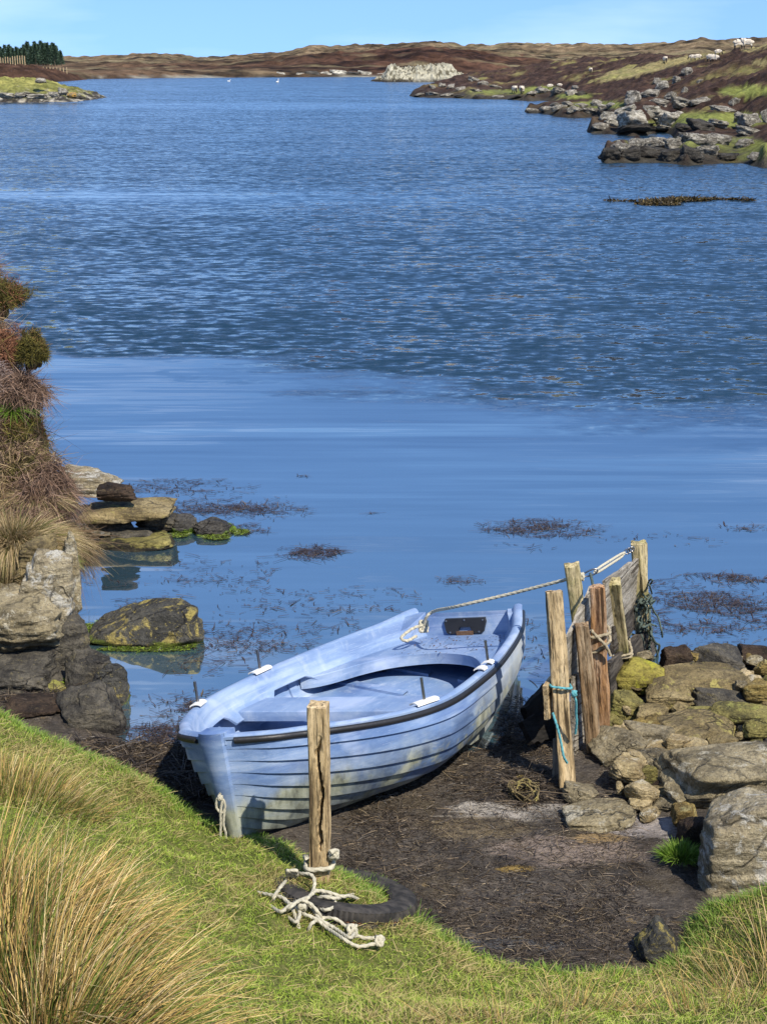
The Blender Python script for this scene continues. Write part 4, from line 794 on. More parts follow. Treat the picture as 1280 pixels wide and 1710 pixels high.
# thwart
def plate(outline, z1, z0, bev=.012):
    mbp = MB(); O = np.array(outline, float); c_ = O.mean(0); n_ = len(O)
    ins = []
    for k in range(n_):
        a, b, d = O[k - 1], O[k], O[(k + 1) % n_]; t = (b - a) / (np.linalg.norm(b - a) + 1e-9) + (d - b) / (np.linalg.norm(d - b) + 1e-9); t /= np.linalg.norm(t) + 1e-9; ins.append(b + np.array([-t[1], t[0]]) * bev)
    area = sum(O[k - 1][0] * O[k][1] - O[k][0] * O[k - 1][1] for k in range(n_)); I = np.array(ins) if area > 0 else np.array([2 * O[k] - ins[k] for k in range(n_)])
    rings = [np.c_[O, np.full(n_, z0)], np.c_[O, np.full(n_, z1 - bev)], np.c_[I * .3 + O * .7, np.full(n_, z1 - bev * .3)], np.c_[I, np.full(n_, z1)]]
    mbp.grid(np.array(rings), closed=True); return mbp, I
def hw(x, z=.40): s = x / BL; return float(bb(s)) - .085
mb, I = plate([(1.28, -hw(1.28) - .01), (1.28, hw(1.28) + .01), (1.60, hw(1.6) + .01), (1.60, -hw(1.6) - .01)], .405, .345)
mb.add(np.c_[I, np.full(len(I), .405)], [tuple(range(len(I)))])
th_o = link('thwart', mb.me(False, 30), M['liner'], boat)
# stern seat, U shaped, wrapping forward along both sides
front = [(2.02, .70), (2.05, .63), (2.12, .56), (2.22, .50), (2.36, .43), (2.50, .32), (2.58, .18), (2.62, .0)]
front = [(x, y) for x, y in front]; fr = np.array(front + [(x, -y) for x, y in front[::-1][1:]]); fr = catmull(np.c_[fr, np.zeros(len(fr))], 5)[:, :2]
xr = np.linspace(2.02, 3.12, 14); rim_s = [(x, float(bb(x / BL)) - .075) for x in xr]
mb = MB(); nf = len(fr); Z1 = .415
# surface: map each front point to a rear point
rear = []
tt = np.linspace(0, 1, nf)
path = np.array([(x, y) for x, y in rim_s] + [(3.145, .25), (3.145, 0), (3.145, -.25)] + [(x, -y) for x, y in rim_s[::-1]]); pl = np.r_[0, np.cumsum(np.linalg.norm(np.diff(path, axis=0), axis=1))]
rear = np.stack([np.interp(tt * pl[-1], pl, path[:, k]) for k in (0, 1)], 1)
cs = [0, .02, .05, .3, .6, 1]; rows_ = []
rows_.append(np.c_[fr, np.full(nf, Z1 - .075)]); rows_.append(np.c_[fr, np.full(nf, Z1 - .012)])
for c_ in cs: rows_.append(np.c_[fr * (1 - c_) + rear * c_, np.full(nf, Z1 - (.004 if c_ == 0 else 0))])
mb.grid(np.array(rows_)); link('stern_seat', mb.me(True, 35), M['liner'], boat)
# transom: outer panel and inner moulded face with the outboard pad
vv = np.linspace(0, 1, 14); sec = hull_pt(np.ones(14), vv); mb = MB()
ring = np.vstack([sec, sec[::-1] * np.array([1, -1, 1])]); mb.add(ring, [tuple(range(len(ring)))])
yi = np.linspace(-.37, .37, 21); inner = []
for k in range(8):
    t = k / 7; inner.append([(3.130 + .035 * t, y, .40 + (.545 + .0 * y - .40) * t - (.012 * (1 - (y / .37) ** 2)) * t) for y in yi])
mb.grid(np.array(inner)); mb.grid(np.array([inner[-1], [(3.19, y, .545 - .012 * (1 - (y / .37) ** 2)) for y in yi]]))
tr = link('transom', mb.me(True, 30), M['liner'], boat)
for sg in (-1, 1):                                   # corner knees rising to the quarters
    P = [(3.18, sg * .365, .40), (3.18, sg * .365, .575), (3.04, sg * .42, .575), (2.92, sg * .49, .45), (2.96, sg * .44, .40)]
    Q = [(x, y - sg * .05, z) for x, y, z in P]; mb = MB()
    mb.add(P + Q, [(0, 1, 2, 3, 4), (5, 6, 7, 8, 9)] + [(i, (i + 1) % 5, (i + 1) % 5 + 5, i + 5) for i in range(5)])
    link('quarter_knee', mb.me(False), M['liner'], boat)
mb = MB(); pad = [(-.150, .528), (.150, .528), (.158, .50), (.140, .435), (.125, .425), (.060, .425), (.040, .470), (-.040, .470), (-.060, .425), (-.125, .425), (-.140, .435), (-.158, .50)]
tx = lambda z: 3.130 + .035 * (z - .40) / .145
F0 = [(tx(z) - .022, y, z) for y, z in pad]; F1 = [(tx(z) + .004, y, z) for y, z in pad]; n_ = len(pad)
mb.add(F0 + F1, [tuple(range(n_))[::-1], tuple(range(n_, 2 * n_))] + [(i, (i + 1) % n_, (i + 1) % n_ + n_, i + n_) for i in range(n_)])
pd_ = link('outboard_pad', mb.me(False), M['rubber'], boat)
mb = MB()
for y, z in ((-.14, .515), (.0, .518), (.14, .515), (-.11, .437), (.11, .437)):
    mb.grid(tube(np.array([(tx(z) - .020, y, z), (tx(z) - .028, y, z)]), .007, 8), closed=True, caps=True)
link('screw', mb.me(False), M['steel'], pd_)
mb = MB(); mb.box((3.107, -.062, .408), (3.125, .062, .442)); link('name_plate', mb.me(False), M['rust'], boat)
# rowlocks: white blocks with steel pins
def at_gun(x, sg, o_=.024, dz=.022): s_ = np.array([max(x / BL - .004, 0), x / BL, x / BL + .004]); return lin(s_, o_, dz)[1] * np.array([1, sg, 1]), (lin(s_, o_, dz)[2] - lin(s_, o_, dz)[0]) * np.array([1, sg, 1])
for x, sg, ln in ((.93, 1, .15), (.93, -1, .17), (1.69, 1, .17), (1.76, -1, .06), (1.62, -1, .06)):  # port after block cut in two, the gap standing for the post's shadow
    if x == .93 and sg == 1: ln = .13
    P, T = at_gun(x, sg); T = T / np.linalg.norm(T); Nn = np.cross(T, [0, 0, 1]); Nn /= np.linalg.norm(Nn)
    a = np.linspace(-1.15, 1.15, 9); mb = MB(); rows_ = []
    for t in (-ln / 2, -ln * .1, -ln * .1, ln * .1, ln * .1, ln / 2):
        r_ = .036
        rows_.append([P + T * t + Nn * (r_ * math.sin(q) * sg) + np.array([0, 0, .020 * math.cos(q) - .006]) for q in a])
    mb.grid(np.array(rows_)); low = [[p - np.array([0, 0, .008]) for p in r] for r in rows_]; mb.grid(np.array(low)); mb.add(rows_[0] + low[0], [(i, i + 1, i + 10, i + 9) for i in range(8)]); mb.add(rows_[-1] + low[-1], [(i, i + 1, i + 10, i + 9) for i in range(8)])
    blk = link('rowlock_block', mb.me(True, 50), M['white_plastic'], boat)
    if x != 1.62:
        q0 = P + np.array([0, 0, -.03]) - Nn * 0; mb = MB(); mb.grid(tube(np.array([q0, q0 + [0, 0, .06], q0 + [0, 0, .165]]), .0085, 10), closed=True, caps=True); link('rowlock_pin', mb.me(True, 40), M['steel'], blk)
# unlinked strip standing for post shadow at port quarter, and skeg under the keel
s2 = np.array([.545, .572]); mb = MB(); mb.grid(np.stack([(hull_pt(np.array([q, q + .028]), vq) + np.array([0, .016, -.002])) * np.array([1, -1, 1]) for vq, q in zip(np.linspace(.42, .97, 12), np.linspace(.60, .565, 12))], 0)[:, :, :])
mb = MB(); kk_ = np.linspace(.30, .97, 20); kz = bk(kk_)
for sg in (-1, 1):
    mb.grid(np.stack([np.stack([kk_ * BL, np.full(20, sg * .028), kz + .01], 1), np.stack([kk_ * BL, np.full(20, sg * .022), np.maximum(kz - .05 - .08 * np.clip((kk_ - .5) * 2.2, 0, 1), kz * 0 - .02)], 1)], 1))
mb.add([(kk_[-1] * BL, .022, .09), (kk_[-1] * BL, -.022, .09), (kk_[-1] * BL, -.028, kz[-1]), (kk_[-1] * BL, .028, kz[-1])], [(0, 1, 2, 3)])
mb.grid(np.stack([np.stack([kk_ * BL, np.full(20, sg * .022), np.maximum(kz - .05 - .08 * np.clip((kk_ - .5) * 2.2, 0, 1), kz * 0 - .02)], 1) for sg in (-1, 1)], 1))
link('keel', mb.me(False), M['hull'], boat)
for y0 in (-.42,):                                   # bilge keel pad seen under the port side
    mb = MB(); P = [hull_pt(np.array([s_]), .40)[0] * np.array([1, -1, 1]) for s_ in (.50, .54, .60, .68, .72)]
    wd = [.0, .05, .075, .07, .0]; mb.grid(np.array([[p + [0, .03, 0], p + [0, .02, -w_], p + [0, -.02, -w_], p + [0, -.03, .0]] for p, w_ in zip(P, wd)])); link('bilge_keel', mb.me(False), M['hull'], boat)
# ---------------------------------------------------------------- timber
def timber(name, a, b, w_, d_, mat, parent=None, seed=0, rot=0, rough=.006, groove=None, ragged=0, nz=90, n=10, **k):
    a = np.array(a, float); b = np.array(b, float); L = np.linalg.norm(b - a); r = np.random.default_rng(seed)
    per = []
    for sd in range(4):
        for t in np.linspace(-1, 1, n, endpoint=False):
            x, y = [(t, -1), (1, t), (-t, 1), (-1, -t)][sd]; q = max(abs(x), abs(y)); rr_ = (abs(x) ** 10 + abs(y) ** 10) ** .1; per.append((x / rr_ * .985, y / rr_ * .985))
    per = np.array(per); Zs = np.linspace(0, L, nz); A = np.zeros((nz, len(per), 3))
    A[..., 0] = per[None, :, 0] * w_ / 2; A[..., 1] = per[None, :, 1] * d_ / 2; A[..., 2] = Zs[:, None]
    fl = A.reshape(-1, 3); n1_ = fbm(fl * np.array([45, 45, 3.0]) + seed * 3.1, 4, seed) * rough + fbm(fl * np.array([6, 6, 2.5]) + seed, 3, seed + 9) * rough * .8
    nrm_ = fl * np.array([1, 1, 0]); nrm_ /= np.linalg.norm(nrm_, axis=1)[:, None] + 1e-9; fl = fl + nrm_ * n1_[:, None]
    if groove:
        gx, gw, gd, z0, z1 = groove; cx_ = gx + .012 * vn(np.c_[fl[:, 2] * 9, fl[:, 2] * 0, fl[:, 2] * 0], seed) + .006 * vn(np.c_[fl[:, 2] * 40, fl[:, 2] * 0, fl[:, 2] * 0], seed + 2)
        g = np.clip(1 - np.abs(fl[:, 0] - cx_) / (gw * (.6 + .5 * np.abs(vn(np.c_[fl[:, 2] * 14, fl[:, 2] * 0, fl[:, 2] * 0], 4)))), 0, 1) ** .6 * (fl[:, 1] < 0) * np.clip((fl[:, 2] - z0) / .04, 0, 1) * np.clip((z1 - fl[:, 2]) / .12, 0, 1); fl[:, 1] += gd * g
    if ragged: fl[-len(per):, 2] += ragged * fbm(fl[-len(per):] * np.array([60, 60, 0]) + seed, 2, 3); 
    A = fl.reshape(A.shape); mb = MB(); mb.grid(A, closed=True)
    for idx in (0, -1):
        c_ = A[idx].mean(0); mb.add(np.vstack([A[idx], c_ + [0, 0, (.004 if idx else 0)]]), [(i, (i + 1) % len(per), len(per)) for i in range(len(per))])
    me = mb.me(True, 38); o = link(name, me, M[mat], parent, **k)
    zd = Vector((b - a) / L); xd = Vector((math.cos(rot), math.sin(rot), 0)); xd = (xd - zd * xd.dot(zd)).normalized(); yd = zd.cross(xd)
    o.matrix_world = Matrix([[xd[0], yd[0], zd[0], a[0]], [xd[1], yd[1], zd[1], a[1]], [xd[2], yd[2], zd[2], a[2]], [0, 0, 0, 1]]); return o
pb = G(534, 1490, .13); pt = PD(531.5, 1176, pb[1] - .0)
timber('mooring_post', (pb[0], pb[1], -.25), pt, .088, .086, 'wood', seed=4, rot=-.15, rough=.006, groove=(.014, .011, .05, .62, 1.22), nz=320, n=28, label='weathered square post with a rotten split, standing in the grass before the boat', cat='post')
FD = {}
fence = empty('timber_fence', tuple(G(960, 1260)), label='broken fence of leaning posts and boards between the boat and the stone pile', cat='fence')
FM = Matrix.Translation(fence.location)
def child(o): o.parent = fence; o.matrix_parent_inverse = FM.inverted(); return o
def fp(a, D0, b, D1, w_, mat, seed, d_=None, rot=-.1, **k): return child(timber('post', PD(*a, D0), PD(*b, D1), w_, d_ or w_ * .8, mat, seed=seed, rot=rot, ragged=.006, nz=110, n=12, **k))
f1 = fp((949, 1345), 7.28, (924, 988), 7.50, .088, 'wood', 11)
f2 = fp((985, 1180), 8.35, (953, 943), 8.30, .090, 'wood_green', 12)
f3 = fp((992, 1270), 7.75, (971, 1043), 7.72, .085, 'wood_brown', 13, label='short leaning brown post')
f4 = fp((1006, 1225), 8.0, (996, 979), 7.95, .084, 'wood_red', 14, label='rust stained post')
f5 = fp((1045, 1160), 8.84, (1023, 971), 8.46, .086, 'wood_green', 15)
f6 = fp((1074, 1100), 9.30, (1066, 906), 9.28, .092, 'wood_green', 16)
def board(c4, th_, mat, seed, name='board', **k):     # c4: bottom-near, top-near, top-far, bottom-far as (px,py,D)
    P = [PD(*q) for q in c4]; nu, nv = 60, 12; A = np.zeros((nu, nv, 3)); U = np.linspace(0, 1, nu); W = np.linspace(0, 1, nv)
    for i, u in enumerate(U):
        lo = P[0] * (1 - u) + P[3] * u; hi = P[1] * (1 - u) + P[2] * u
        lo = lo + [0, 0, .012 * float(vn([[u * 9 + seed, 0, 0]], seed)[0])]; hi = hi + [0, 0, .010 * float(vn([[u * 9 + seed, 5, 0]], seed)[0])]
        for j, v_ in enumerate(W): A[i, j] = lo * (1 - v_) + hi * v_
    dx = P[3] - P[0]; n_ = np.cross(dx, P[1] - P[0]); n_ /= np.linalg.norm(n_); fl = A.reshape(-1, 3)
    dd = (.004 * fbm(fl * np.array([3, 3, 30]), 3, seed))[:, None]
    f_, b_ = (fl + n_ * (th_ / 2 + dd)).reshape(A.shape), (fl - n_ * (th_ / 2 + dd)).reshape(A.shape); org = P[0]; ex = Vector(dx).normalized(); ez = Vector(P[1] - P[0]); 
    mb = MB(); mb.grid(f_ - org); mb.grid(b_[:, ::-1] - org); mb.grid(np.stack([f_[:, 0], b_[:, 0]], 1) - org); mb.grid(np.stack([f_[:, -1], b_[:, -1]], 1) - org); mb.grid(np.stack([f_[0], b_[0]], 1) - org); mb.grid(np.stack([f_[-1], b_[-1]], 1) - org)
    # express in a frame whose z runs along the board so the grain follows it
    zx = ex; yx = Vector(n_).normalized(); xx = yx.cross(zx); R3 = Matrix([[xx[0], yx[0], zx[0]], [xx[1], yx[1], zx[1]], [xx[2], yx[2], zx[2]]])
    Vs = np.concatenate(mb.V) @ np.array(R3); me = mesh(Vs, mb.F, True, None, 38); o = link(name, me, M[mat], **k); mw = R3.to_4x4(); mw.translation = Vector(org); o.matrix_world = mw; return o
child(board([(930, 1165, 7.62), (944, 1066, 7.62), (986, 980, 8.16), (997, 1095, 8.16)], .026, 'wood_grey', 21))
child(board([(1008, 1078, 8.36), (1008, 968, 8.36), (1062, 934, 9.24), (1058, 1008, 9.24)], .026, 'wood_grey', 22))
child(board([(1016, 1186, 8.36), (1014, 1108, 8.36), (1082, 1042, 9.38), (1092, 1092, 9.38)], .030, 'wood_dark', 23, label='dark wet lower board'))
child(board([(1022, 1090, 8.5), (1020, 1048, 8.5), (1056, 1010, 9.18), (1058, 1050, 9.18)], .022, 'wood_dark', 24))
child(board([(912, 1203, 7.36), (909, 1145, 7.36), (968, 1075, 8.0), (972, 1130, 8.0)], .028, 'wood', 25, label='short board end poking out left of the nearest post'))
child(board([(957, 1270, 7.68), (954, 1130, 7.68), (968, 1120, 7.9), (972, 1260, 7.9)], .02, 'wood_grey', 27))
sp = timber('splintered_board', PD(932, 1335, 7.42), PD(931, 1232, 7.42), .075, .028, 'wood_grey', seed=31, rot=.5, ragged=.03, nz=60, label='short splintered board standing left of the nearest fence post', cat='board')
board([(880, 1218, 7.95), (872, 1184, 7.95), (925, 1126, 8.5), (935, 1170, 8.5)], .03, 'wood_black', 32, name='board', label='black wet board leaning in the shallows left of the fence', cat='board')
board([(886, 1242, 7.7), (868, 1206, 7.75), (938, 1170, 8.1), (945, 1232, 8.0)], .035, 'wood_black', 33, name='board', label='lower black board half sunk in weed left of the fence', cat='board')
# ---------------------------------------------------------------- ropes
# mooring line from the boat's thwart ring to the fence
ringp = bw(2.80, .30, .47); knot = PD(707, 1046, ringp[1])
d2, d6 = 8.24, 9.22
cb = PD(985, 956, 8.45); e1 = PD(974, 961, 8.38); e2 = PD(1000, 953, 8.52)
mb = MB(); r0 = .0100
rope_tube(mb, [knot, PD(712, 1030, knot[1] - .02), PD(726, 1020, knot[1] - .05), PD(760, 1013, 8.75), PD(850, 992, 8.6), PD(940, 969, 8.42), PD(970, 962, 8.38)], r0)
rope_tube(mb, [knot + [0, 0, .01], PD(690, 1049, knot[1] - .04), PD(674, 1060, knot[1] - .08), PD(670, 1067, knot[1] - .1), PD(680, 1070, knot[1] - .08), PD(695, 1062, knot[1] - .02)], r0)
def knot_pts(c, r, n=26, seed=0):
    rg = np.random.default_rng(seed); t = np.linspace(0, 2 * math.pi * 2, n); ph = rg.uniform(0, 6, 3)
    return np.array(c) + r * np.stack([np.sin(2 * t + ph[0]) * .8, np.cos(3 * t * .5 + ph[1]) * .7, np.sin(t * 1.5 + ph[2]) * .9], 1)
rope_tube(mb, knot_pts(knot, .032, seed=1), r0 * .95, 3)
rope_tube(mb, knot_pts(PD(968, 963, 8.38), .022, seed=2), r0 * .85, 3)
for dy in (-3.2, 3.2): rope_tube(mb, [PD(992, 956 + dy * .3, 8.5), PD(1000, 951 + dy, 8.6), PD(1020, 938 + dy, 8.8), PD(1036, 928 + dy * .8, 9.0), PD(1042, 923, 9.05)], r0 * .8)
link('mooring_rope', mb.me(True), M['rope'], label='pale mooring rope stretched from the boat stern to the fence posts', cat='rope')
mb = MB(); a = np.linspace(0, 2 * math.pi, 26); cpts = [PD(984 + 13 * math.cos(q) , 957 - 4.5 * math.cos(q) + 4.5 * math.sin(q) * (1 + .3 * math.cos(q)), 8.45) for q in a]
mb.grid(tube(np.array(cpts), .0055, 8), closed=True); link('carabiner', mb.me(True), M['steel'], label='steel carabiner joining the mooring rope above the posts', cat='carabiner')
mb = MB()
for k in range(3):
    c_ = PD(1046 + k * 4, 921 - k * 2, 9.12); mb.grid(tube(np.array([c_ + .016 * np.array([math.cos(q), .3 * math.sin(q + k), math.sin(q)]) for q in np.linspace(0, 2 * math.pi, 14)]), .0045, 6), closed=True)
link('shackle_chain', mb.me(True), M['steel'], label='short chain shackle fixing the rope to the tallest far post', cat='chain')
mb = MB(); rope_tube(mb, [PD(985, 958, 8.44), PD(987, 966, 8.3), PD(990, 980, 8.1)], .008); link('rope_tail', mb.me(True), M['net'], label='green cord hanging from the carabiner to the rust stained post', cat='cord')
def wrap(mb, A, B, t, rx, r_, tilt=0.0, turns=1, off=.0):
    A = np.array(A); B = np.array(B); c_ = A * (1 - t) + B * t; z_ = (B - A) / np.linalg.norm(B - A); x_ = np.cross([0, 1, 0], z_); x_ /= np.linalg.norm(x_); y_ = np.cross(z_, x_)
    q = np.linspace(0, 2 * math.pi * turns, 22 * turns); se = (np.abs(np.cos(q)) ** 5 + np.abs(np.sin(q)) ** 5) ** -.2
    rope_tube(mb, [c_ + (rx * s_ * (math.cos(k) * x_ + math.sin(k) * y_) + z_ * (tilt * math.cos(k) + off * k)) for k, s_ in zip(q, se)], r_, 3)
# blue rope on the nearest post
A1, B1 = PD(949, 1345, 7.28), PD(924, 988, 7.50)
mb = MB(); wrap(mb, A1, B1, .565, .057, .0066, -.012)
rope_tube(mb, [PD(957, 1160, 7.22), PD(961, 1172, 7.22), PD(961, 1190, 7.24), PD(962, 1206, 7.25), PD(960, 1225, 7.27)], .0066)
rope_tube(mb, [PD(922, 1190, 7.26), PD(930, 1215, 7.22), PD(936, 1240, 7.21), PD(940, 1262, 7.2), PD(946, 1274, 7.22)], .0066)
rope_tube(mb, knot_pts(PD(958, 1158, 7.2), .013, seed=4), .006, 3)
link('blue_rope', mb.me(True), M['rope_blue'], label='turquoise rope tied round the nearest leaning fence post', cat='rope')
A4, B4 = PD(1006, 1225, 8.0), PD(996, 979, 7.95)
mb = MB(); wrap(mb, A4, B4, .70, .060, .009, .012); wrap(mb, A4, B4, .62, .060, .009, .045)
rope_tube(mb, [PD(986, 1052, 7.86), PD(996, 1064, 7.86), PD(1010, 1078, 7.88), PD(1017, 1092, 7.9), PD(1018, 1096, 7.9)], .009)
link('tan_rope', mb.me(True), M['rope_old'], label='tan rope lashing the rust stained post', cat='rope')
A5, B5 = PD(1045, 1160, 8.84), PD(1023, 971, 8.46); mb = MB(); wrap(mb, A5, B5, .42, .062, .008, .005); wrap(mb, A5, B5, .40, .062, .008, -.008)
link('grey_rope', mb.me(True), M['rope_old'], label='thin grey rope round the middle post of the fence', cat='rope')
A6, B6 = PD(1074, 1100, 9.30), PD(1066, 906, 9.28)
mb = MB(); wrap(mb, A6, B6, .53, .064, .009, 0); rg = np.random.default_rng(8)
for k in range(17):
    x0, y0 = rg.uniform(1060, 1092), rg.uniform(988, 1050); pts = [PD(x0, y0, 9.18 + rg.uniform(-.08, .1))]
    for j in range(5): x0 += rg.normal() * 5 + (2.2 if k > 8 else 0); y0 += rg.uniform(2, 22) if k > 8 else rg.normal() * 9; pts.append(PD(min(x0, 1106), min(y0, 1098), 9.16 + rg.uniform(-.08, .12)))
    rope_tube(mb, pts, rg.uniform(.005, .009), 4)
link('rope_tangle', mb.me(True), M['net'], label='dark green tangle of old rope and net on the farthest fence post', cat='rope tangle')
mb = MB(); rope_tube(mb, [PD(1050, 1066, 8.8), PD(1052, 1080, 8.78), PD(1051, 1100, 8.76), PD(1049, 1118, 8.75)], .004); link('thin_cord', mb.me(True), M['rope_old'], label='thin pale cord hanging down the dark lower board', cat='cord')
# painter at the bow
c0 = bw(-.035, .0, .37) + np.array([.022, -.02, 0]); mb = MB(); rp = [c0, c0 + [-.018, -.01, -.035], c0 + [-.02, -.012, -.075], c0 + [.005, -.015, -.10], c0 + [.022, -.012, -.07], c0 + [.012, -.012, -.03], c0 + [.0, -.02, -.09], c0 + [-.002, -.02, -.16], c0 + [-.006, -.022, -.24], c0 + [.0, -.02, -.30]]
rope_tube(mb, rp, .0062); rope_tube(mb, [c0 + [.02, -.012, -.08], c0 + [.012, -.02, -.16], c0 + [.022, -.02, -.22], c0 + [.010, -.02, -.29]], .0062); rope_tube(mb, knot_pts(c0 + [0, -.012, -.02], .010, seed=6), .006, 3)
link('bow_rope', mb.me(True), M['rope'], label='short knotted white rope hanging from the bow of the boat', cat='rope')
# tangled rope at the mooring post
def zc(x, y, dz=.03):
    X_, Y_ = 400 + x / 3.489, 1150 + y / 3.489; p = G(X_, Y_, .12)
    for _ in range(6): p = G(X_, Y_, max(float(bank_f(p[0], p[1])[0]), .05) + dz)
    return p
strands = [([(105, 1188), (170, 1200), (250, 1218), (300, 1270), (330, 1340), (347, 1402)], .03), ([(285, 1105), (245, 1150), (222, 1180), (200, 1215), (192, 1250)], .06), ([(320, 1075), (360, 1078), (410, 1082), (436, 1115), (428, 1180), (392, 1228), (368, 1262)], .09),
 ([(688, 1228), (640, 1208), (590, 1210), (520, 1188), (450, 1178), (405, 1212), (340, 1240), (292, 1278), (256, 1306)], .10), ([(660, 1200), (560, 1222), (480, 1212), (425, 1246)], .11), ([(296, 1262), (345, 1236), (405, 1250), (458, 1305), (486, 1362)], .07),
 ([(352, 1262), (372, 1310), (440, 1340), (520, 1402), (600, 1455), (652, 1488), (700, 1503), (770, 1490), (828, 1474), (834, 1452), (800, 1452), (720, 1452), (662, 1424), (612, 1380), (555, 1342), (480, 1338), (418, 1372), (398, 1416)], .04)]
mb = MB(); rgr = np.random.default_rng(12)
strands += [([(240, 1212), (300, 1256), (372, 1236), (430, 1290), (470, 1345), (560, 1400), (640, 1452), (668, 1418), (640, 1388)], .05), ([(170, 1260), (240, 1300), (300, 1262), (350, 1300), (330, 1360), (280, 1330)], .04), ([(430, 1170), (520, 1205), (560, 1260), (500, 1290), (430, 1262)], .08)]
for st_, dz in strands: rope_tube(mb, [zc(x, y, (dz * .6 + rgr.uniform(0, .02)) if 0 < q_ < len(st_) - 1 else -.006) for q_, (x, y) in enumerate(st_)], .0080, 6)
for (x, y), r_ in (((305, 1075), .030), ((655, 1412), .022), ((812, 1470), .016), ((365, 1275), .016)): rope_tube(mb, knot_pts(zc(x, y, .05), r_, seed=int(x)), .0080, 3)
link('rope_coil', mb.me(True), M['rope'], label='loose tangle of thick pale rope over the tyre and grass', cat='rope')
mb = MB(); wrap(mb, pb, pt, .165, .064, .011, .006); rope_tube(mb, knot_pts(PD(557, 1427, pb[1] - .04), .020, seed=3), .011, 3); rope_tube(mb, [PD(551, 1424, pb[1] - .07), PD(560, 1420, pb[1] - .05), PD(562, 1428, pb[1] - .03)], .011)
rope_tube(mb, [PD(512, 1432, pb[1] - .06), PD(509, 1431, pb[1] + .02)], .011)
link('rope_ring', mb.me(True), M['rope'], label='rope tied once round the foot of the rotten post', cat='rope')
# ---------------------------------------------------------------- tyre
tc_ = G(574, 1508, .11); RO, RW = .345, .165
tyre = empty('tyre', tuple(tc_), label='old black car tyre half sunk in the grass round the post foot', cat='tyre'); tyre.rotation_euler = (math.radians(-11), math.radians(13), .3)
mb = MB(); na = 160; ang = np.arange(na) * 2 * math.pi / na; sec = [(.60, -.36), (.64, -.44), (.78, -.50), (.90, -.48), (.965, -.42), (.985, -.40), (1, -.28), (1.0, -.16), (.975, -.15), (.975, -.13), (1.003, -.12), (1.005, .12), (.975, .13), (.975, .15), (1.0, .16), (1, .28), (.985, .40), (.965, .42), (.90, .48), (.78, .50), (.64, .44), (.60, .36)]
rows_ = []
for i, q in enumerate(ang):
    tr_ = 1 - .035 * (i % 2); rows_.append([(math.cos(q) * RO * r_ * (tr_ if r_ > .975 and abs(z_) > .14 else 1), math.sin(q) * RO * r_ * (tr_ if r_ > .975 and abs(z_) > .14 else 1), z_ * RW) for r_, z_ in sec])
rows_.append(rows_[0]); mb.grid(np.array(rows_)); mtr = NT('tyre_rubber'); v = mtr.coord(); zt = mtr.sep(mtr.n('ShaderNodeTexCoord').outputs['Object'])[2]
ctr = mtr.math('MULTIPLY', mtr.ramp(mtr.math('ABSOLUTE', mtr.math('SUBTRACT', mtr.math('ABSOLUTE', zt), .024)), [(0, 1), (.004, 0)]), mtr.ramp(mtr.noise(v, 9, 3), [(.4, .2), (.55, .9)]))
M['tyre'] = mtr.fin(mtr.mix(ctr, mtr.ramp(mtr.noise(v, 20, 6), [(.4, (.020, .019, .018)), (.7, (.065, .058, .05))]), (.30, .13, .05)), .75, mtr.bump(mtr.noise(v, 80, 4), .3, .004), spec=.25)
link('tread', mb.me(True, 30), M['tyre'], tyre)
# ---------------------------------------------------------------- turf
def pix(P): 
    z = P[:, 2] - H; fw = P[:, 1] * math.cos(TH) - z * math.sin(TH); up = P[:, 1] * math.sin(TH) + z * math.cos(TH)
    return 640 + F * P[:, 0] / fw, 855 - F * up / fw
def on_bank(n, x0, x1, y0, y1):
    x = R_.uniform(x0, x1, n); y = R_.uniform(y0, y1, n); z = bank_f(x, y); P = np.stack([x, y, z], 1)
    px, py = pix(P); ok = (z > mud_f(x, y) - .015) & (px > -160) & (px < 1440) & (py < 1960); return P[ok]
def pal(n, cols, w_, var=.25):
    c = np.array(cols, float)[R_.choice(len(cols), n, p=np.array(w_) / sum(w_))]; return c * (1 + var * R_.normal(size=(n, 1)) * .6)
P = on_bank(560000, -3.9, 3.2, 3.7, 9.4); n = len(P)
g1 = fbm(P * np.array([2.2, 2.2, 0]), 4, 61); g2 = fbm(P * np.array([7, 7, 0]), 3, 62)
d = R_.normal(size=(n, 3)) * .55; d[:, 2] = 1; d[:, 0] += .15 + .4 * g2; L = R_.uniform(.018, .05, n) * (1 + .5 * np.clip(g1 + g2, -.6, 1.2))
bend = R_.normal(size=(n, 3)) * .35; bend[:, 2] = -.35
green = pal(n, [(.31, .43, .05), (.42, .53, .08), (.20, .30, .035), (.52, .54, .14)], [4, 3, 2, 2]); straw = pal(n, [(.56, .46, .20), (.44, .38, .14), (.32, .24, .09)], [3, 3, 1])
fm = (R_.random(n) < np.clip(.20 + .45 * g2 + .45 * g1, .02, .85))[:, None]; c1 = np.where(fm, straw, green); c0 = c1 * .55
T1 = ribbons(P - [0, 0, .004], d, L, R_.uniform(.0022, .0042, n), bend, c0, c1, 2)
# longer bright blades on the lip above the mud
E_ = catmull(E3, 12); k = R_.integers(0, len(E_) - 1, 9000); e = E_[k] + R_.normal(size=(9000, 3)) * [.05, .05, 0]; e[:, 2] = bank_f(e[:, 0], e[:, 1]); e = e[e[:, 2] > mud_f(e[:, 0], e[:, 1]) - .05]; n = len(e)
d = R_.normal(size=(n, 3)) * .5; d[:, 2] = .9; d[:, 1] += .35; T2 = ribbons(e, d, R_.uniform(.03, .085, n), R_.uniform(.003, .005, n), np.tile([0, .25, -.5], (n, 1)), pal(n, [(.10, .17, .02)], [1]), pal(n, [(.20, .32, .05), (.28, .34, .09)], [2, 1]), 3)
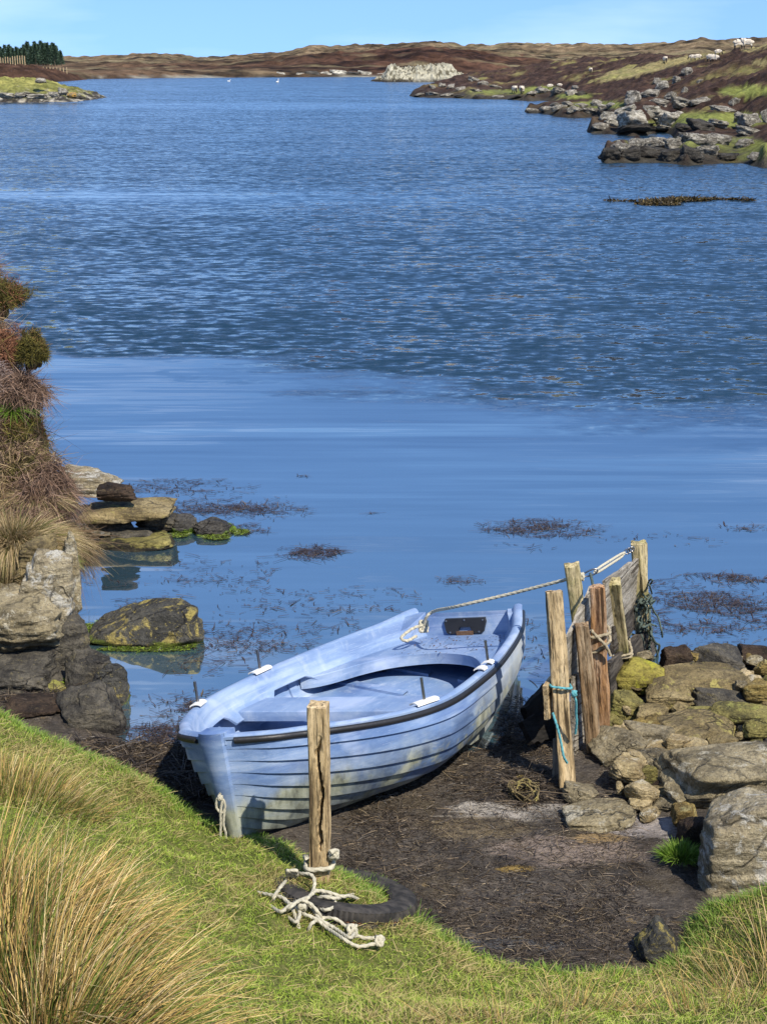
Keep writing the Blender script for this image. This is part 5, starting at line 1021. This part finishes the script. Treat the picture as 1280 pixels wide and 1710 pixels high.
# dead straw lying in the turf
P = on_bank(8000, -3.4, 2.7, 4.1, 8.6); n = len(P); d = R_.normal(size=(n, 3)); d[:, 2] = np.abs(d[:, 2]) * .18 + .05
T3 = ribbons(P + [0, 0, .018], d, R_.uniform(.03, .12, n), R_.uniform(.0022, .0036, n), R_.normal(size=(n, 3)) * .12 - [0, 0, .08], pal(n, [(.40, .31, .14)], [1]), pal(n, [(.52, .42, .21), (.40, .30, .12)], [2, 1]), 3)
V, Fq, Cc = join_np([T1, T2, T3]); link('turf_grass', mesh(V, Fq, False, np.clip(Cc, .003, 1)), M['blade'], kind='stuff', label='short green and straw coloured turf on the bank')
# ---------------------------------------------------------------- tussocks, rushes, heather
def tuft(name, cen, r, n, Lr, spread, lean, cols, mat, label, cat, group, hf=None, w_=(.003, .005), nseg=4, sag=.35, rz=0.0, seed=0, dens=1.0, fan=0.0):
    rg = np.random.default_rng(seed + 77); cen = np.array(cen, float); a = rg.uniform(0, 2 * math.pi, n); q = rg.random(n) ** .5
    o_ = np.stack([np.cos(a) * q * r[0], np.sin(a) * q * r[1], np.zeros(n)], 1); P = cen + o_
    if hf is not None: P[:, 2] = hf(P[:, 0], P[:, 1]) - .01
    d = np.stack([np.cos(a) * q * spread, np.sin(a) * q * spread, np.ones(n)], 1) + rg.normal(size=(n, 3)) * .16 + np.array(lean)
    L = rg.uniform(*Lr, n) * (1 - .35 * q ** 2); bend = np.stack([np.cos(a) * q * sag, np.sin(a) * q * sag, -sag * np.ones(n) * (.4 + q)], 1) * rg.uniform(.3, 1.3, (n, 1))
    cc = np.array([c for c, _ in cols]); pw = np.array([w for _, w in cols], float); c1 = cc[rg.choice(len(cc), n, p=pw / pw.sum())] * (1 + .18 * rg.normal(size=(n, 1)))
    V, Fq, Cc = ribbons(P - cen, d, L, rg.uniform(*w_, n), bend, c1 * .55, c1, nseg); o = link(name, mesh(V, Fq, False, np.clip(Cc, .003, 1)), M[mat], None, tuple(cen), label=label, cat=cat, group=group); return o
RC = [((.60, .42, .15), 5), ((.44, .29, .09), 3), ((.20, .25, .04), 3), ((.72, .56, .30), 2), ((.22, .13, .05), 2), ((.10, .15, .025), 2.5)]
def bank_at(px, py): return hit(px, py, bank_f, 3, 14)
TG = 'rush tussocks on the grass bank'
tuft('rush_tussock', bank_at(60, 1690), (.36, .30), 1350, (.36, .70), .80, (.30, .05, -.05), RC, 'dry', 'biggest tussock of straw coloured rushes fanning to the right, bottom left corner', 'rush tussock', TG, bank_f, (.0034, .0062), seed=1)
tuft('rush_tussock', bank_at(-40, 1560), (.36, .32), 1400, (.40, .70), .60, (.10, 0, 0), RC, 'dry', 'upright tussock of rushes at the left edge above the biggest one', 'rush tussock', TG, bank_f, (.0034, .0062), seed=2)
tuft('rush_tussock', bank_at(110, 1545), (.26, .22), 1000, (.26, .46), .70, (.34, .10, -.05), RC, 'dry', 'tussock of rushes with green stems behind the biggest one', 'rush tussock', TG, bank_f, (.0032, .0056), seed=3)
tuft('rush_tussock', bank_at(120, 1760), (.34, .2), 1200, (.34, .56), .85, (.36, -.05, -.25), RC, 'dry', 'low flattened tussock of rushes along the bottom edge at the left', 'rush tussock', TG, bank_f, (.0028, .0045), seed=4)
tuft('grass_tussock', bank_at(30, 1330), (.42, .25), 1300, (.12, .30), .6, (.2, .05, 0), RC, 'dry', 'thin dry grass tuft on the bank under the left rocks', 'grass tuft', 'grass tufts on the bank', bank_f, (.0025, .004), seed=5)
for i, (px, py, rx, ry, n_, l0, l1, lx, lb) in enumerate([(1240, 1660, .22, .10, 170, .14, .36, -.28, 'dry grass tuft leaning left in the bottom right corner'), (1150, 1690, .26, .10, 130, .10, .28, -.2, 'thin dry grass tuft left of the bottom right corner one'),
    (840, 1715, .30, .08, 120, .08, .26, -.1, 'sparse dry stalks along the bottom edge right of centre'), (235, 1268, .30, .10, 110, .10, .28, .75, 'dry stalks leaning right over the water from the top of the bank'), (300, 1325, .18, .06, 110, .10, .24, .75, 'dry stalks leaning toward the bow of the boat'), (110, 1222, .30, .08, 130, .10, .24, .5, 'dry stalks standing before the smooth grey boulder'),
    (1290, 1600, .10, .10, 120, .2, .45, -.1, 'tall dry stalks at the right edge below the big boulder'), (980, 1690, .2, .08, 130, .1, .30, .25, 'sparse stalks below the dark pointed rock')]):
    tuft('dry_grass_tuft', bank_at(px, py), (rx, ry), n_, (l0, l1), .55, (lx, .1, 0), RC[:2] + [((.56, .42, .22), 4)] + RC[5:], 'dry', lb, 'grass tuft', 'grass tufts on the bank', bank_f, (.0024, .0042), seed=20 + i, sag=.22)
GC = [((.16, .28, .03), 4), ((.10, .19, .02), 3), ((.25, .36, .07), 2)]
tuft('green_grass_tuft', G(1135, 1432, .10), (.09, .07), 900, (.05, .12), .7, (-.05, 0, 0), GC, 'blade', 'bright green grass tuft growing beside the dark shaded rock', 'grass tuft', 'green grass tufts', None, (.003, .005), seed=40)
tuft('green_grass_tuft', G(690, 1552, .06), (.07, .05), 220, (.07, .16), .7, (.05, 0, 0), GC, 'blade', 'bright green grass tuft at the right end of the tyre', 'grass tuft', 'green grass tufts', None, (.003, .005), seed=41)
tuft('green_grass_tuft', tuple(tyre.location + Vector((.04, .04, -.05))), (.24, .24), 3000, (.05, .12), .3, (0, 0, 0), GC, 'blade', 'green grass growing up inside the tyre behind the post', 'grass tuft', 'green grass tufts', None, (.003, .005), seed=42)
# heather: mass of short twigs through a dome, real thickness
def shrub(name, cen, rad, n, tw, cols, label, group, seed, dr=(0, 0, 0), hang=0.0, w_=(.004, .008), core=None, cat='heather bush'):
    rg = np.random.default_rng(seed); D = rg.normal(size=(n, 3)); D /= np.linalg.norm(D, axis=1)[:, None]; D[:, 2] = np.abs(D[:, 2]) * .9 + D[:, 2] * .1
    rad = np.array(rad, float); lump = 1 + .5 * fbm(D * 2.6 + seed, 4, seed); q = rg.uniform(.45, 1.0, n) ** .5 * lump * np.where(rg.random(n) < .12, 1.18, 1)
    P = D * rad * q[:, None]; d = D * .7 + rg.normal(size=(n, 3)) * .75 + np.array(dr); d[:, 2] -= hang
    cc = np.array([c for c, _ in cols]); pw = np.array([w for _, w in cols], float); base = fbm(P * 7 + seed, 3, seed + 4); idx = np.clip(((np.argsort(np.argsort(base + .5 * rg.normal(size=n))) / n)[:, None] > (np.cumsum(pw) / pw.sum())[None, :]).sum(1), 0, len(cc) - 1)
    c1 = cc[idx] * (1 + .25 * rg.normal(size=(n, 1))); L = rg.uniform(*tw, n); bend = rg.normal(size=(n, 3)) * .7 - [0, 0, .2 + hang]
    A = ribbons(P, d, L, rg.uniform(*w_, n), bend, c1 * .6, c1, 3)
    o = empty(name, cen, label=label, cat=cat, group=group)
    Vc, Fc = ico(3); Vc = Vc * rad * .62 * (1 + .28 * fbm(Vc * 2.3 + seed, 3, seed))[:, None]
    link('branches', mesh(Vc, Fc), M['heath'], o); link('foliage', mesh(A[0], A[1], False, np.clip(A[2], .003, 1)), M['twig'], o); return o
OL = [((.10, .085, .02), 3), ((.15, .13, .025), 3), ((.055, .05, .015), 2), ((.20, .12, .045), 1)]
RU = [((.22, .095, .05), 3), ((.30, .15, .085), 2), ((.12, .055, .03), 2), ((.14, .11, .03), 1)]
GY = [((.30, .22, .19), 3), ((.42, .34, .30), 2), ((.16, .10, .08), 2)]
BR = [((.20, .125, .085), 3), ((.30, .20, .14), 2), ((.10, .06, .04), 2)]
TN = [((.42, .31, .16), 3), ((.55, .43, .24), 2), ((.24, .18, .07), 2), ((.12, .15, .03), 1)]
HG = 'heather bushes on the left bank'
def kp(px, py, D): return tuple(PD(px, py, D))
for i, (px, py, D, rad, n_, tw, cols, hang, lb) in enumerate([
 (14, 505, 12.2, (.20, .30, .22), 17000, (.016, .045), OL[:3] + [RU[0]] , 0, 'tall olive and rust heather bush highest on the left bank'),
 (-14, 455, 12.5, (.10, .2, .16), 2600, (.05, .12), RU, 0, 'thin rusty heather sprig above the olive and rust bush'),
 (75, 592, 11.4, (.125, .16, .19), 15000, (.014, .038), OL, 0, 'rounded olive green heather bush standing out over the water'),
 (18, 590, 11.6, (.28, .3, .20), 14000, (.02, .07), RU, .2, 'rusty red heather bush left of the rounded olive one'),
 (5, 638, 11.3, (.20, .26, .18), 10000, (.02, .06), GY, .1, 'grey dead heather bush below the rusty red one'),
 (58, 655, 11.2, (.17, .2, .17), 2600, (.05, .12), BR, .4, 'bare brown heather twigs drooping toward the water'),
 (38, 722, 11.0, (.16, .2, .14), 13000, (.014, .038), OL, 0, 'dark green heather bush under the drooping twigs'),
 (-25, 730, 10.8, (.2, .26, .22), 5000, (.04, .1), BR + [OL[1]], .2, 'brown heather at the left edge beside the dark green bush'),
 (30, 790, 10.7, (.34, .3, .22), 9000, (.04, .10), BR + [TN[0]] + [OL[0]], .3, 'wide mat of brown heather twigs over the middle of the left bank'),
 (98, 838, 10.4, (.16, .2, .26), 8500, (.05, .12), BR, .8, 'curtain of brown dead heather hanging down above the ledge'),
 (70, 880, 10.1, (.16, .2, .16), 5000, (.05, .11), BR, .7, 'brown heather curtain beside the pale grass tuft'),
 (150, 905, 10.2, (.11, .14, .12), 3600, (.06, .15), [((.17, .11, .06), 3), ((.11, .075, .04), 2), ((.26, .2, .1), 1)], .9, 'brown dead growth hanging to the waterline beside the ledge'),
]): shrub('heather_bush', kp(px - (20 if px < 110 else 34), py + (6 if py < 660 else 0), D), tuple(k * .9 for k in rad), n_, tw, cols, lb, HG, 500 + i, hang=hang, dr=(.12, -.1, 0), w_=(.004, .0075))
for i, (px, py, D, rx, n_, l0, l1, lb, cs) in enumerate([(22, 905, 9.75, .30, 5200, .18, .36, 'pale straw coloured grass tussock on the left bank', TN), (4, 975, 9.35, .28, 4200, .12, .28, 'lower straw grass tussock above the tan block', TN), (102, 935, 9.75, .06, 900, .06, .14, 'green grass hanging between the pale slabs', GC[:2] + [((.30, .28, .10), 3)]), (60, 835, 10.3, .16, 1300, .12, .24, 'small straw tuft among the brown heather', TN), (20, 690, 11.0, .06, 260, .12, .24, 'small fresh green blades among the heather', GC)]):
    tuft('grass_tussock', kp(px, py, D), (rx, rx * .8), n_, (l0, l1), 1.0, (.12, -.25, -.15), cs, 'dry', lb, 'grass tussock', 'grass tussocks on the left bank', None, (.003, .0052), sag=.75, seed=60 + i)
# ground-hugging heath on the knoll
x = R_.uniform(-6.2, -2.2, 330000); y = R_.uniform(8.8, 14.5, 330000); z = knoll_f(x, y); P = np.stack([x, y, z], 1); px, py = pix(P); ok = (z > .1) & (px > -420) & (px < 220); P = P[ok]; n = len(P)
d = R_.normal(size=(n, 3)) * .8; d[:, 2] = np.abs(d[:, 2]) + .3; d[:, 1] -= .3
cc = np.array([(.12, .12, .03), (.22, .10, .05), (.20, .125, .085), (.28, .19, .13), (.40, .31, .16), (.30, .22, .12), (.14, .085, .055)])[np.clip(((fbm(P * 2.2, 4, 66) + .45 * R_.normal(size=n)) * 2.6 + 3.2).astype(int), 0, 6)] * (1 + .25 * R_.normal(size=(n, 1)))
A = ribbons(P, d, R_.uniform(.05, .17, n), R_.uniform(.003, .007, n), R_.normal(size=(n, 3)) * .6 - [0, 0, .35], cc * .5, cc, 3); link('heath_cover', mesh(A[0], A[1], False, np.clip(A[2], .003, 1)), M['twig'], kind='stuff', label='low heath and dead stalks over the left bank')
# green weed at the waterline of rocks
def weedmat(nm, pts, n_, cols, label, L=(.01, .04), up=.5, jit=.03, zj=.004):
    P = []; 
    for (px, py, z, rx, ry) in pts:
        k = int(n_ * rx * ry / sum(a[3] * a[4] for a in pts)); a = R_.uniform(0, 2 * math.pi, k); q = R_.random(k) ** .5; x_, y_ = px + np.cos(a) * q * rx, py + np.sin(a) * q * ry
        P += [G(u, v, z + abs(R_.normal()) * zj) for u, v in zip(x_, y_)]
    P = np.array(P); n = len(P); d = R_.normal(size=(n, 3)); d[:, 2] = np.abs(d[:, 2]) * up
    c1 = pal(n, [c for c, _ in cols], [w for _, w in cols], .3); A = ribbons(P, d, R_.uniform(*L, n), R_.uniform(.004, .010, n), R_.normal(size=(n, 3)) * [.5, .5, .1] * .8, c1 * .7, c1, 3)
    link(nm, mesh(A[0], A[1], False, np.clip(A[2], .002, 1)), M['weed'], kind='stuff', label=label)
weedmat('green_weed', [(185, 1042, .005, 24, 8), (240, 1084, .004, 76, 3), (318, 1072, .008, 10, 10), (92, 1130, .05, 34, 16), (148, 1050, .01, 16, 8), (300, 892, .01, 16, 5), (362, 896, .01, 22, 5), (400, 888, .004, 16, 4), (1020, 1212, .04, 26, 8)], 14000, [((.10, .15, .02), 3), ((.20, .27, .03), 1.5), ((.06, .07, .02), 3)], 'bright green weed along the waterline of the rocks', L=(.01, .03), up=.3)
# seaweed heap over the mud: short dark strands
def strands_on(n, reg, cols, L, W, label, nm, lift=.004):
    P = []
    for (px, py, rx, ry, k) in reg:
        m_ = int(n * k); a = R_.uniform(0, 2 * math.pi, m_); q = R_.random(m_) ** .5; X_ = px + np.cos(a) * q * rx; Y_ = py + np.sin(a) * q * ry
        for u, v in zip(X_, Y_): P.append(G(u, v, .05))
    P = np.array(P); P[:, 2] = np.maximum(mud_f(P[:, 0], P[:, 1]), .0) + lift; ok = bank_f(P[:, 0], P[:, 1]) < P[:, 2] + .01; P = P[ok]; n = len(P)
    d = R_.normal(size=(n, 3)) * [1.3, .8, .25]; d[:, 2] = np.abs(d[:, 2]) + .06; c1 = pal(n, [c for c, _ in cols], [w for _, w in cols], .4)
    A = ribbons(P, d, R_.uniform(*L, n), R_.uniform(*W, n), R_.normal(size=(n, 3)) * [.9, .9, .15] - [0, 0, .15], c1, c1 * R_.uniform(.8, 1.3, (n, 1)), 4, tip=.4); link(nm, mesh(A[0], A[1], False, np.clip(A[2], .002, 1)), M['weed'], kind='stuff', label=label)
SW = [((.045, .035, .027), 4), ((.085, .066, .048), 3), ((.020, .017, .016), 3), ((.16, .12, .075), 1.6), ((.22, .17, .10), .25)]
strands_on(19000, [(820, 1440, 260, 160, .50), (980, 1560, 160, 60, .12), (850, 1290, 110, 60, .16), (900, 1220, 60, 40, .07), (1060, 1290, 60, 70, .05), (660, 1420, 100, 60, .05), (620, 1360, 60, 30, .03)], SW, (.012, .05), (.002, .0045), 'dark dried seaweed strands matted over the mud', 'seaweed_mat')
strands_on(9000, [(255, 1262, 90, 30, .35), (320, 1320, 40, 30, .2), (200, 1250, 80, 20, .15), (60, 1180, 70, 18, .15), (875, 1325, 26, 22, .15)], SW[:4], (.02, .09), (.003, .008), 'dark seaweed washed up between the rocks and the bow', 'stranded_seaweed', .012)
mb = MB(); rgb = np.random.default_rng(31); bc = G(873, 1330, .07)
for k in range(46):
    a0 = rgb.uniform(0, 6.28); pts = [bc + np.array([math.cos(a0 + t * 1.3) * .10 * (1 - .1 * t), math.sin(a0 + t * 1.3) * .08, -.05 + .12 * math.sin(t + k)]) * rgb.uniform(.6, 1) for t in np.linspace(0, 2.4, 5)]
    rope_tube(mb, pts, rgb.uniform(.0025, .005), 3)
link('weed_bundle', mb.me(), M['rope_old' if False else 'r_brown'], label='bundle of brown dried weed stems under the small orange stone', cat='weed bundle')
# floating weed
def floating(reg, label, nm, cols):
    Ps = []
    for (px, py, rx, ry, k) in reg:
        c_ = G(px, py, 0); s_ = mpp(c_[1], py); dy = abs(G(px, py + 1)[1] - c_[1]); m_ = int(k); a = R_.uniform(0, 2 * math.pi, m_ * 3); q = R_.random(m_ * 3) ** .6
        X_ = c_[0] + np.cos(a) * q * rx * s_; Y_ = c_[1] + np.sin(a) * q * ry * dy; nn = fbm(xy3(X_ * .9, Y_ * 2.6), 3, 17) + .35 * R_.normal(size=len(a)) - q * .4; o_ = np.argsort(-nn)[:m_]; Ps.append(np.stack([X_[o_], Y_[o_], np.full(len(o_), .003)], 1))
    P = np.concatenate(Ps); P = P[mud_f(P[:, 0], P[:, 1]) < .01]; n = len(P); P[:, 2] += R_.uniform(0, .006, n); d = R_.normal(size=(n, 3)) * [1.6, .8, 0.02]; d[:, 2] = np.abs(d[:, 2]); side = np.cross(d, [0, 0, 1]); dist = P[:, 1] / 10
    c1 = pal(n, [c for c, _ in cols], [w for _, w in cols], .3)
    A = ribbons(P, d, R_.uniform(.015, .085, n) * dist ** .5, R_.uniform(.003, .010, n) * dist ** .5, R_.normal(size=(n, 3)) * [.6, .5, .0], c1, c1, 3, side=side, tip=.5); link(nm, mesh(A[0], A[1], False, np.clip(A[2], .002, 1)), M['weed'], kind='stuff', label=label)
FW = [((.030, .020, .016), 4), ((.055, .035, .025), 3), ((.09, .065, .035), 1)]
floating([(400, 848, 130, 26, 800), (300, 820, 130, 22, 420), (400, 885, 50, 12, 160), (510, 922, 58, 13, 420), (905, 882, 110, 15, 700), (503, 796, 12, 2, 14), (618, 858, 10, 2, 10), (750, 970, 60, 10, 60), (300, 960, 160, 50, 220), (420, 1040, 180, 60, 420), (320, 1180, 120, 70, 850), (270, 1240, 80, 40, 520),
  (600, 1000, 120, 22, 120), (1190, 990, 120, 34, 900), (1170, 1040, 130, 40, 520), (1050, 1040, 100, 40, 150), (870, 1190, 40, 40, 350), (880, 1080, 60, 60, 120), (250, 1010, 60, 22, 110), (1250, 880, 60, 8, 50), (1020, 905, 200, 20, 60), (380, 1100, 100, 50, 300), (850, 1230, 50, 20, 250), (1220, 970, 70, 10, 240)], 'brown weed floating in patches on the sheltered water', 'floating_weed', FW)
mb = MB(); Dw = G(1160, 338)[1]; sw_ = mpp(Dw, 338); dyw = abs(G(1160, 339)[1] - G(1160, 338)[1]); PW = []
for (px, py, rx, ry, k) in [(1165, 337, 100, 4.5, 7000), (1040, 335, 50, 1.6, 700), (1120, 341, 60, 2.5, 1500)]:
    c_ = G(px, py); a = R_.uniform(0, 6.283, k); q = R_.random(k) ** .6; PW.append(np.stack([c_[0] + np.cos(a) * q * rx * sw_, c_[1] + np.sin(a) * q * ry * dyw, R_.uniform(0, .05, k)], 1))
P = np.concatenate(PW); P = P[fbm(xy3(P[:, 0] * .8, P[:, 1] * .5), 3, 5) > -.25]; n = len(P); d = R_.normal(size=(n, 3)); d[:, 2] = np.abs(d[:, 2]) * .1; c1 = pal(n, [(.05, .035, .012), (.09, .065, .02), (.03, .022, .01)], [3, 2, 2], .3)
A = ribbons(P, d, R_.uniform(.06, .13, n), R_.uniform(.02, .05, n), R_.normal(size=(n, 3)) * .4, c1, c1, 3, tip=.5); link('offshore_weed', mesh(A[0], A[1], False, np.clip(A[2], .002, 1)), M['weed'], kind='stuff', label='bank of brown weed breaking the surface off the right shore')
# ---------------------------------------------------------------- conifers
def conifer(seed, h_):
    rg = np.random.default_rng(seed); root = empty('conifer'); mb = MB(); mb.grid(tube(np.array([[0, 0, 0], [0, 0, h_ * .5], [0, 0, h_ * .97]]), h_ * .022, 7, taper=[1, .6, .15]), closed=True, caps=True); t = link('trunk', mb.me(), M['wood_dark'], root)
    n = 1500; q = rg.random(n) ** .75; z = h_ * (.06 + .94 * q); rmax = h_ * .23 * (1 - q) ** .8 * (1 + .22 * np.sin(q * 60 + seed)); a = rg.uniform(0, 6.283, n); rr_ = rmax * rg.uniform(.35, 1, n)
    P = np.stack([np.cos(a) * rr_, np.sin(a) * rr_, z], 1); d = np.stack([np.cos(a), np.sin(a), rg.normal(size=n) * .3 - .05 + .6 * q ** 4], 1); c1 = np.array([.08, .13, .08]) * (1 + .45 * rg.normal(size=(n, 1)))
    A = ribbons(P, d, h_ * rg.uniform(.04, .09, n), h_ * rg.uniform(.018, .032, n), rg.normal(size=(n, 3)) * .2, c1 * .7, c1, 2); link('crown', mesh(A[0], A[1], False, np.clip(A[2], .003, 1)), M['blade'], root); return root
protos = [conifer(s, 1.0) for s in (1, 2, 3, 4)]; used = [0] * 4
for i in range(44):
    u = i / 43; row = i % 3; px = -34 + 138 * u + random.uniform(-2, 2); D = 330 + row * 7 + random.uniform(-2, 2); ytop = np.interp(px, [-40, 0, 20, 40, 70, 95, 108], [74, 78, 76, 74, 70, 74, 92]) + random.uniform(-4, 6) + (2 - row) * 2.0
    zb = float(zat(107, D)); hh = float(zat(ytop, D)) - zb + .3; p = PD(px, 107, D); k = i % 4
    if not used[k]: r = protos[k]; used[k] = 1
    else:
        r = protos[k].copy(); C.objects.link(r)
        for ch in protos[k].children: c = ch.copy(); C.objects.link(c); c.parent = r
    r.location = (p[0], D, zb - .3); r.scale = (hh * random.uniform(.95, 1.3), hh * 1.1, hh); r.rotation_euler = (0, 0, random.uniform(0, 6)); tag(r, 'dark green conifer in the plantation on the far left horizon', 'conifer', 'conifers of the far plantation')
# far fences
def far_fence(pts, D, hpx, n, label):
    root = empty('post_fence', tuple(PD(pts[0][0], pts[0][1], D)), label=label, cat='fence'); o0 = np.array(root.location)
    xs_ = np.linspace(pts[0][0], pts[1][0], n); ys_ = np.linspace(pts[0][1], pts[1][1], n); s = mpp(D, 105); tops = []
    for i, (a, b) in enumerate(zip(xs_, ys_)):
        p = PD(a, b, D) - o0; h_ = hpx * s * random.uniform(.85, 1.1); mb = MB(); w_ = .075; mb.grid(np.array([[(p[0] + x * w_, p[1] + y * w_, p[2] + z) for x, y in ((-1, -1), (1, -1), (1, 1), (-1, 1))] for z in (-.6, h_ * .5, h_)]), closed=True, caps=True); link('fence_post', mb.me(False), M['wood'], root); tops.append(p + [0, 0, h_ * .8])
    mb = MB()
    for dz in (0, -.3, -.55): mb.grid(tube(np.array(tops) + [0, 0, dz], .012, 4), closed=True)
    link('fence_wire', mb.me(), M['steel'], root)
far_fence([(2, 108), (42, 104)], 285, 11, 11, 'pale post fence before the conifers at the far left'); far_fence([(62, 118), (112, 118)], 287, 6, 10, 'low post fence below the right end of the conifers')
# heather knoll behind the islet that carries the fence
def cf_br(V, U): return np.array([.10, .055, .035]) * (1 + .5 * fbm(V * .5, 4, 3)[:, None])
islet('heather_rise', 0, -420, 84, 106, 136, 262, 40, M['land_far'], [(0, 34), (.7, 32), (.86, 28), (.94, 18), (1, 1)], cf_br, rough=.12, kind='structure')
# ---------------------------------------------------------------- sheep: one continuous body grown with the skin modifier
def skin_body(name, verts, edges, rad, mat, parent=None):
    me = bpy.data.meshes.new('mesh'); me.from_pydata(verts, edges, []); o = bpy.data.objects.new(name, me); C.objects.link(o); md = o.modifiers.new('s', 'SKIN'); sd = o.modifiers.new('u', 'SUBSURF'); sd.levels = sd.render_levels = 2
    for v, r_ in zip(me.skin_vertices[0].data, rad): v.radius = r_ if isinstance(r_, tuple) else (r_, r_)
    me.skin_vertices[0].data[0].use_root = True; bpy.context.view_layer.update(); dg = bpy.context.evaluated_depsgraph_get(); nm_ = bpy.data.meshes.new_from_object(o.evaluated_get(dg)); bpy.data.objects.remove(o); nm_.polygons.foreach_set('use_smooth', [True] * len(nm_.polygons)); return nm_
def sheep_mesh(graze):
    hd = [(.50, 0, .60), (.62, 0, .48), (.70, 0, .30), (.76, 0, .16)] if graze else [(.48, 0, .72), (.56, 0, .84), (.68, 0, .86), (.78, 0, .82)]
    v = [(0, 0, .58), (.26, 0, .58), (-.26, 0, .58), (-.44, 0, .56), (-.50, 0, .50)] + hd; e = [(0, 1), (0, 2), (2, 3), (3, 4), (1, 5), (5, 6), (6, 7), (7, 8)]; r = [(.25, .26), (.23, .25), (.24, .25), (.15, .17), (.05, .06), (.15, .16), (.085, .10), (.065, .075), (.045, .05)]
    for sx_, y in ((.28, .10), (.28, -.10), (-.30, .11), (-.30, -.11)):
        b = len(v); kx = -.03 if sx_ < 0 else .0; v += [(sx_, y, .40), (sx_ + kx, y, .22), (sx_, y, .02)]; e += [(1 if sx_ > 0 else 2, b), (b, b + 1), (b + 1, b + 2)]; r += [.085, .035, .028]
    return skin_body('s', v, e, r, None)
m = NT('fleece_and_face'); v = m.coord(rand=False); x_, y_, z_ = m.sep(v); dkf = m.math('MAXIMUM', m.ramp(x_, [(.585, 0), (.60, 1)]), m.ramp(z_, [(.27, 1), (.30, 0)]))
M['fleece'] = m.fin(m.mix(dkf, m.ramp(m.noise(v, 9, 5), [(.35, (.50, .43, .33)), (.65, (.72, .65, .54))]), (.05, .042, .038)), .95, m.bump(m.noise(v, 22, 5, .7), 1, .06), spec=.1)
sm = [sheep_mesh(True), sheep_mesh(False)]
for q in sm: q.materials.append(M['fleece'])
mbe = MB()
def ears(root, gz):
    c_ = (.60, .50) if gz else (.57, .90); mb = MB()
    for s_ in (-1, 1):
        mb = MB(); mb.grid(np.array([[(c_[0] + .02 * math.cos(a), s_ * (.06 + t * .11) , c_[1] + .035 * math.sin(a) * (1 - t * .8) - .02 * t) for a in np.linspace(0, 2 * math.pi, 8, endpoint=False)] for t in (0, .5, 1)]), closed=True, caps=True); link('ear', mb.me(), M['rubber'], root)
SG = 'sheep grazing on the right headland'
shp = [(1232, 82, 17, .15, 0, 'black faced sheep standing on the skyline, left one of the pair'), (1247, 82, 17, 2.8, 0, 'sheep on the skyline pair, the right one turned away'), (1185, 103, 13, -.5, 1, 'sheep grazing low on the pale grass, head down to the right'), (1190, 104, 13, -.3, 1, 'sheep in front of its neighbour on the slope below the skyline pair'),
 (1197, 92, 10, .2, 1, 'small sheep half hidden just below the skyline pair'), (1156, 101, 10, 3.0, 1, 'left sheep of the close pair in the middle of the pale grass'), (1163, 100, 10, .1, 1, 'right sheep of the close pair in the middle of the pale grass'), (1109, 105, 11, -1.4, 1, 'single sheep facing the camera at the upper end of the pale grass'), (985, 122, 9, -1.5, 1, 'lone sheep on the dark heather far from the others'),
 (858, 156, 13, -1.3, 1, 'sheep grazing by the far spit, left of the shore pair'), (871, 157, 14, -1.8, 1, 'sheep grazing by the far spit, right of the shore pair'), (917, 148, 8, 0, 1, 'sheep lying in the grass at the far spit, left hump'), (934, 146, 7, 3, 1, 'sheep lying in the grass at the far spit, right hump')]
for i, (px, py, hp_, rz, gz, lb) in enumerate(shp):
    p = hit(px, py, lambda x, y: np.maximum(head_f(x, y), -.2), 60, 330); s = hp_ * mpp(p[1], py) / .84; me = sm[0 if gz else 1]
    root = empty('sheep', (p[0], p[1], p[2] - .02), label=lb, cat='sheep', group=SG); root.scale = (s, s, s); root.rotation_euler = (0, 0, rz)
    b = bpy.data.objects.new('body', me); C.objects.link(b); b.parent = root; ears(root, gz)
# swans
def swan(px, py, sz, rz, label):
    v = [(0, 0, .13), (.26, 0, .12), (-.26, 0, .16), (-.46, 0, .24), (.40, 0, .22), (.44, 0, .42), (.42, 0, .60), (.50, 0, .68), (.62, 0, .64)]; e = [(0, 1), (0, 2), (2, 3), (1, 4), (4, 5), (5, 6), (6, 7), (7, 8)]; r = [(.20, .17), (.16, .14), (.17, .14), (.04, .05), .07, .05, .045, .055, .02]
    me = skin_body('w', v, e, r, None); me.materials.append(M['white_plastic']); p = G(px, py, 0); o = link('bird', me, None, None, (p[0], p[1], -.03), label=label, cat='bird'); s_ = sz * mpp(p[1], py) / .8; o.scale = (s_, s_, s_); o.rotation_euler = (0, 0, rz)
swan(463, 138, 7.5, 1.2, 'taller white bird afloat off the far shore'); swan(382, 136, 4.5, .1, 'low white bird afloat left of the taller one')
# loose leaves and bits on the boat's stern seat
mb = MB(); rg = np.random.default_rng(3)
for k in range(150):
    x = 2.58 + rg.random() ** .7 * .48; y = rg.uniform(-.42, .30); a = rg.uniform(0, 3.14); l = rg.uniform(.004, .018); q = np.array([math.cos(a) * l, math.sin(a) * l * .7, 0]); w2 = np.array([-q[1], q[0], 0]) * .4; c_ = np.array([x, y, .418])
    if x > 3.03: l *= 1.5
    mb.add([bw(*(c_ - q)), bw(*(c_ + w2 + [0, 0, .003])), bw(*(c_ + q)), bw(*(c_ - w2))], [(0, 1, 2, 3)])
link('dead_leaves', mb.me(False), M['rust'], kind='stuff', label='scattered dry leaf scraps on the stern seat of the boat')
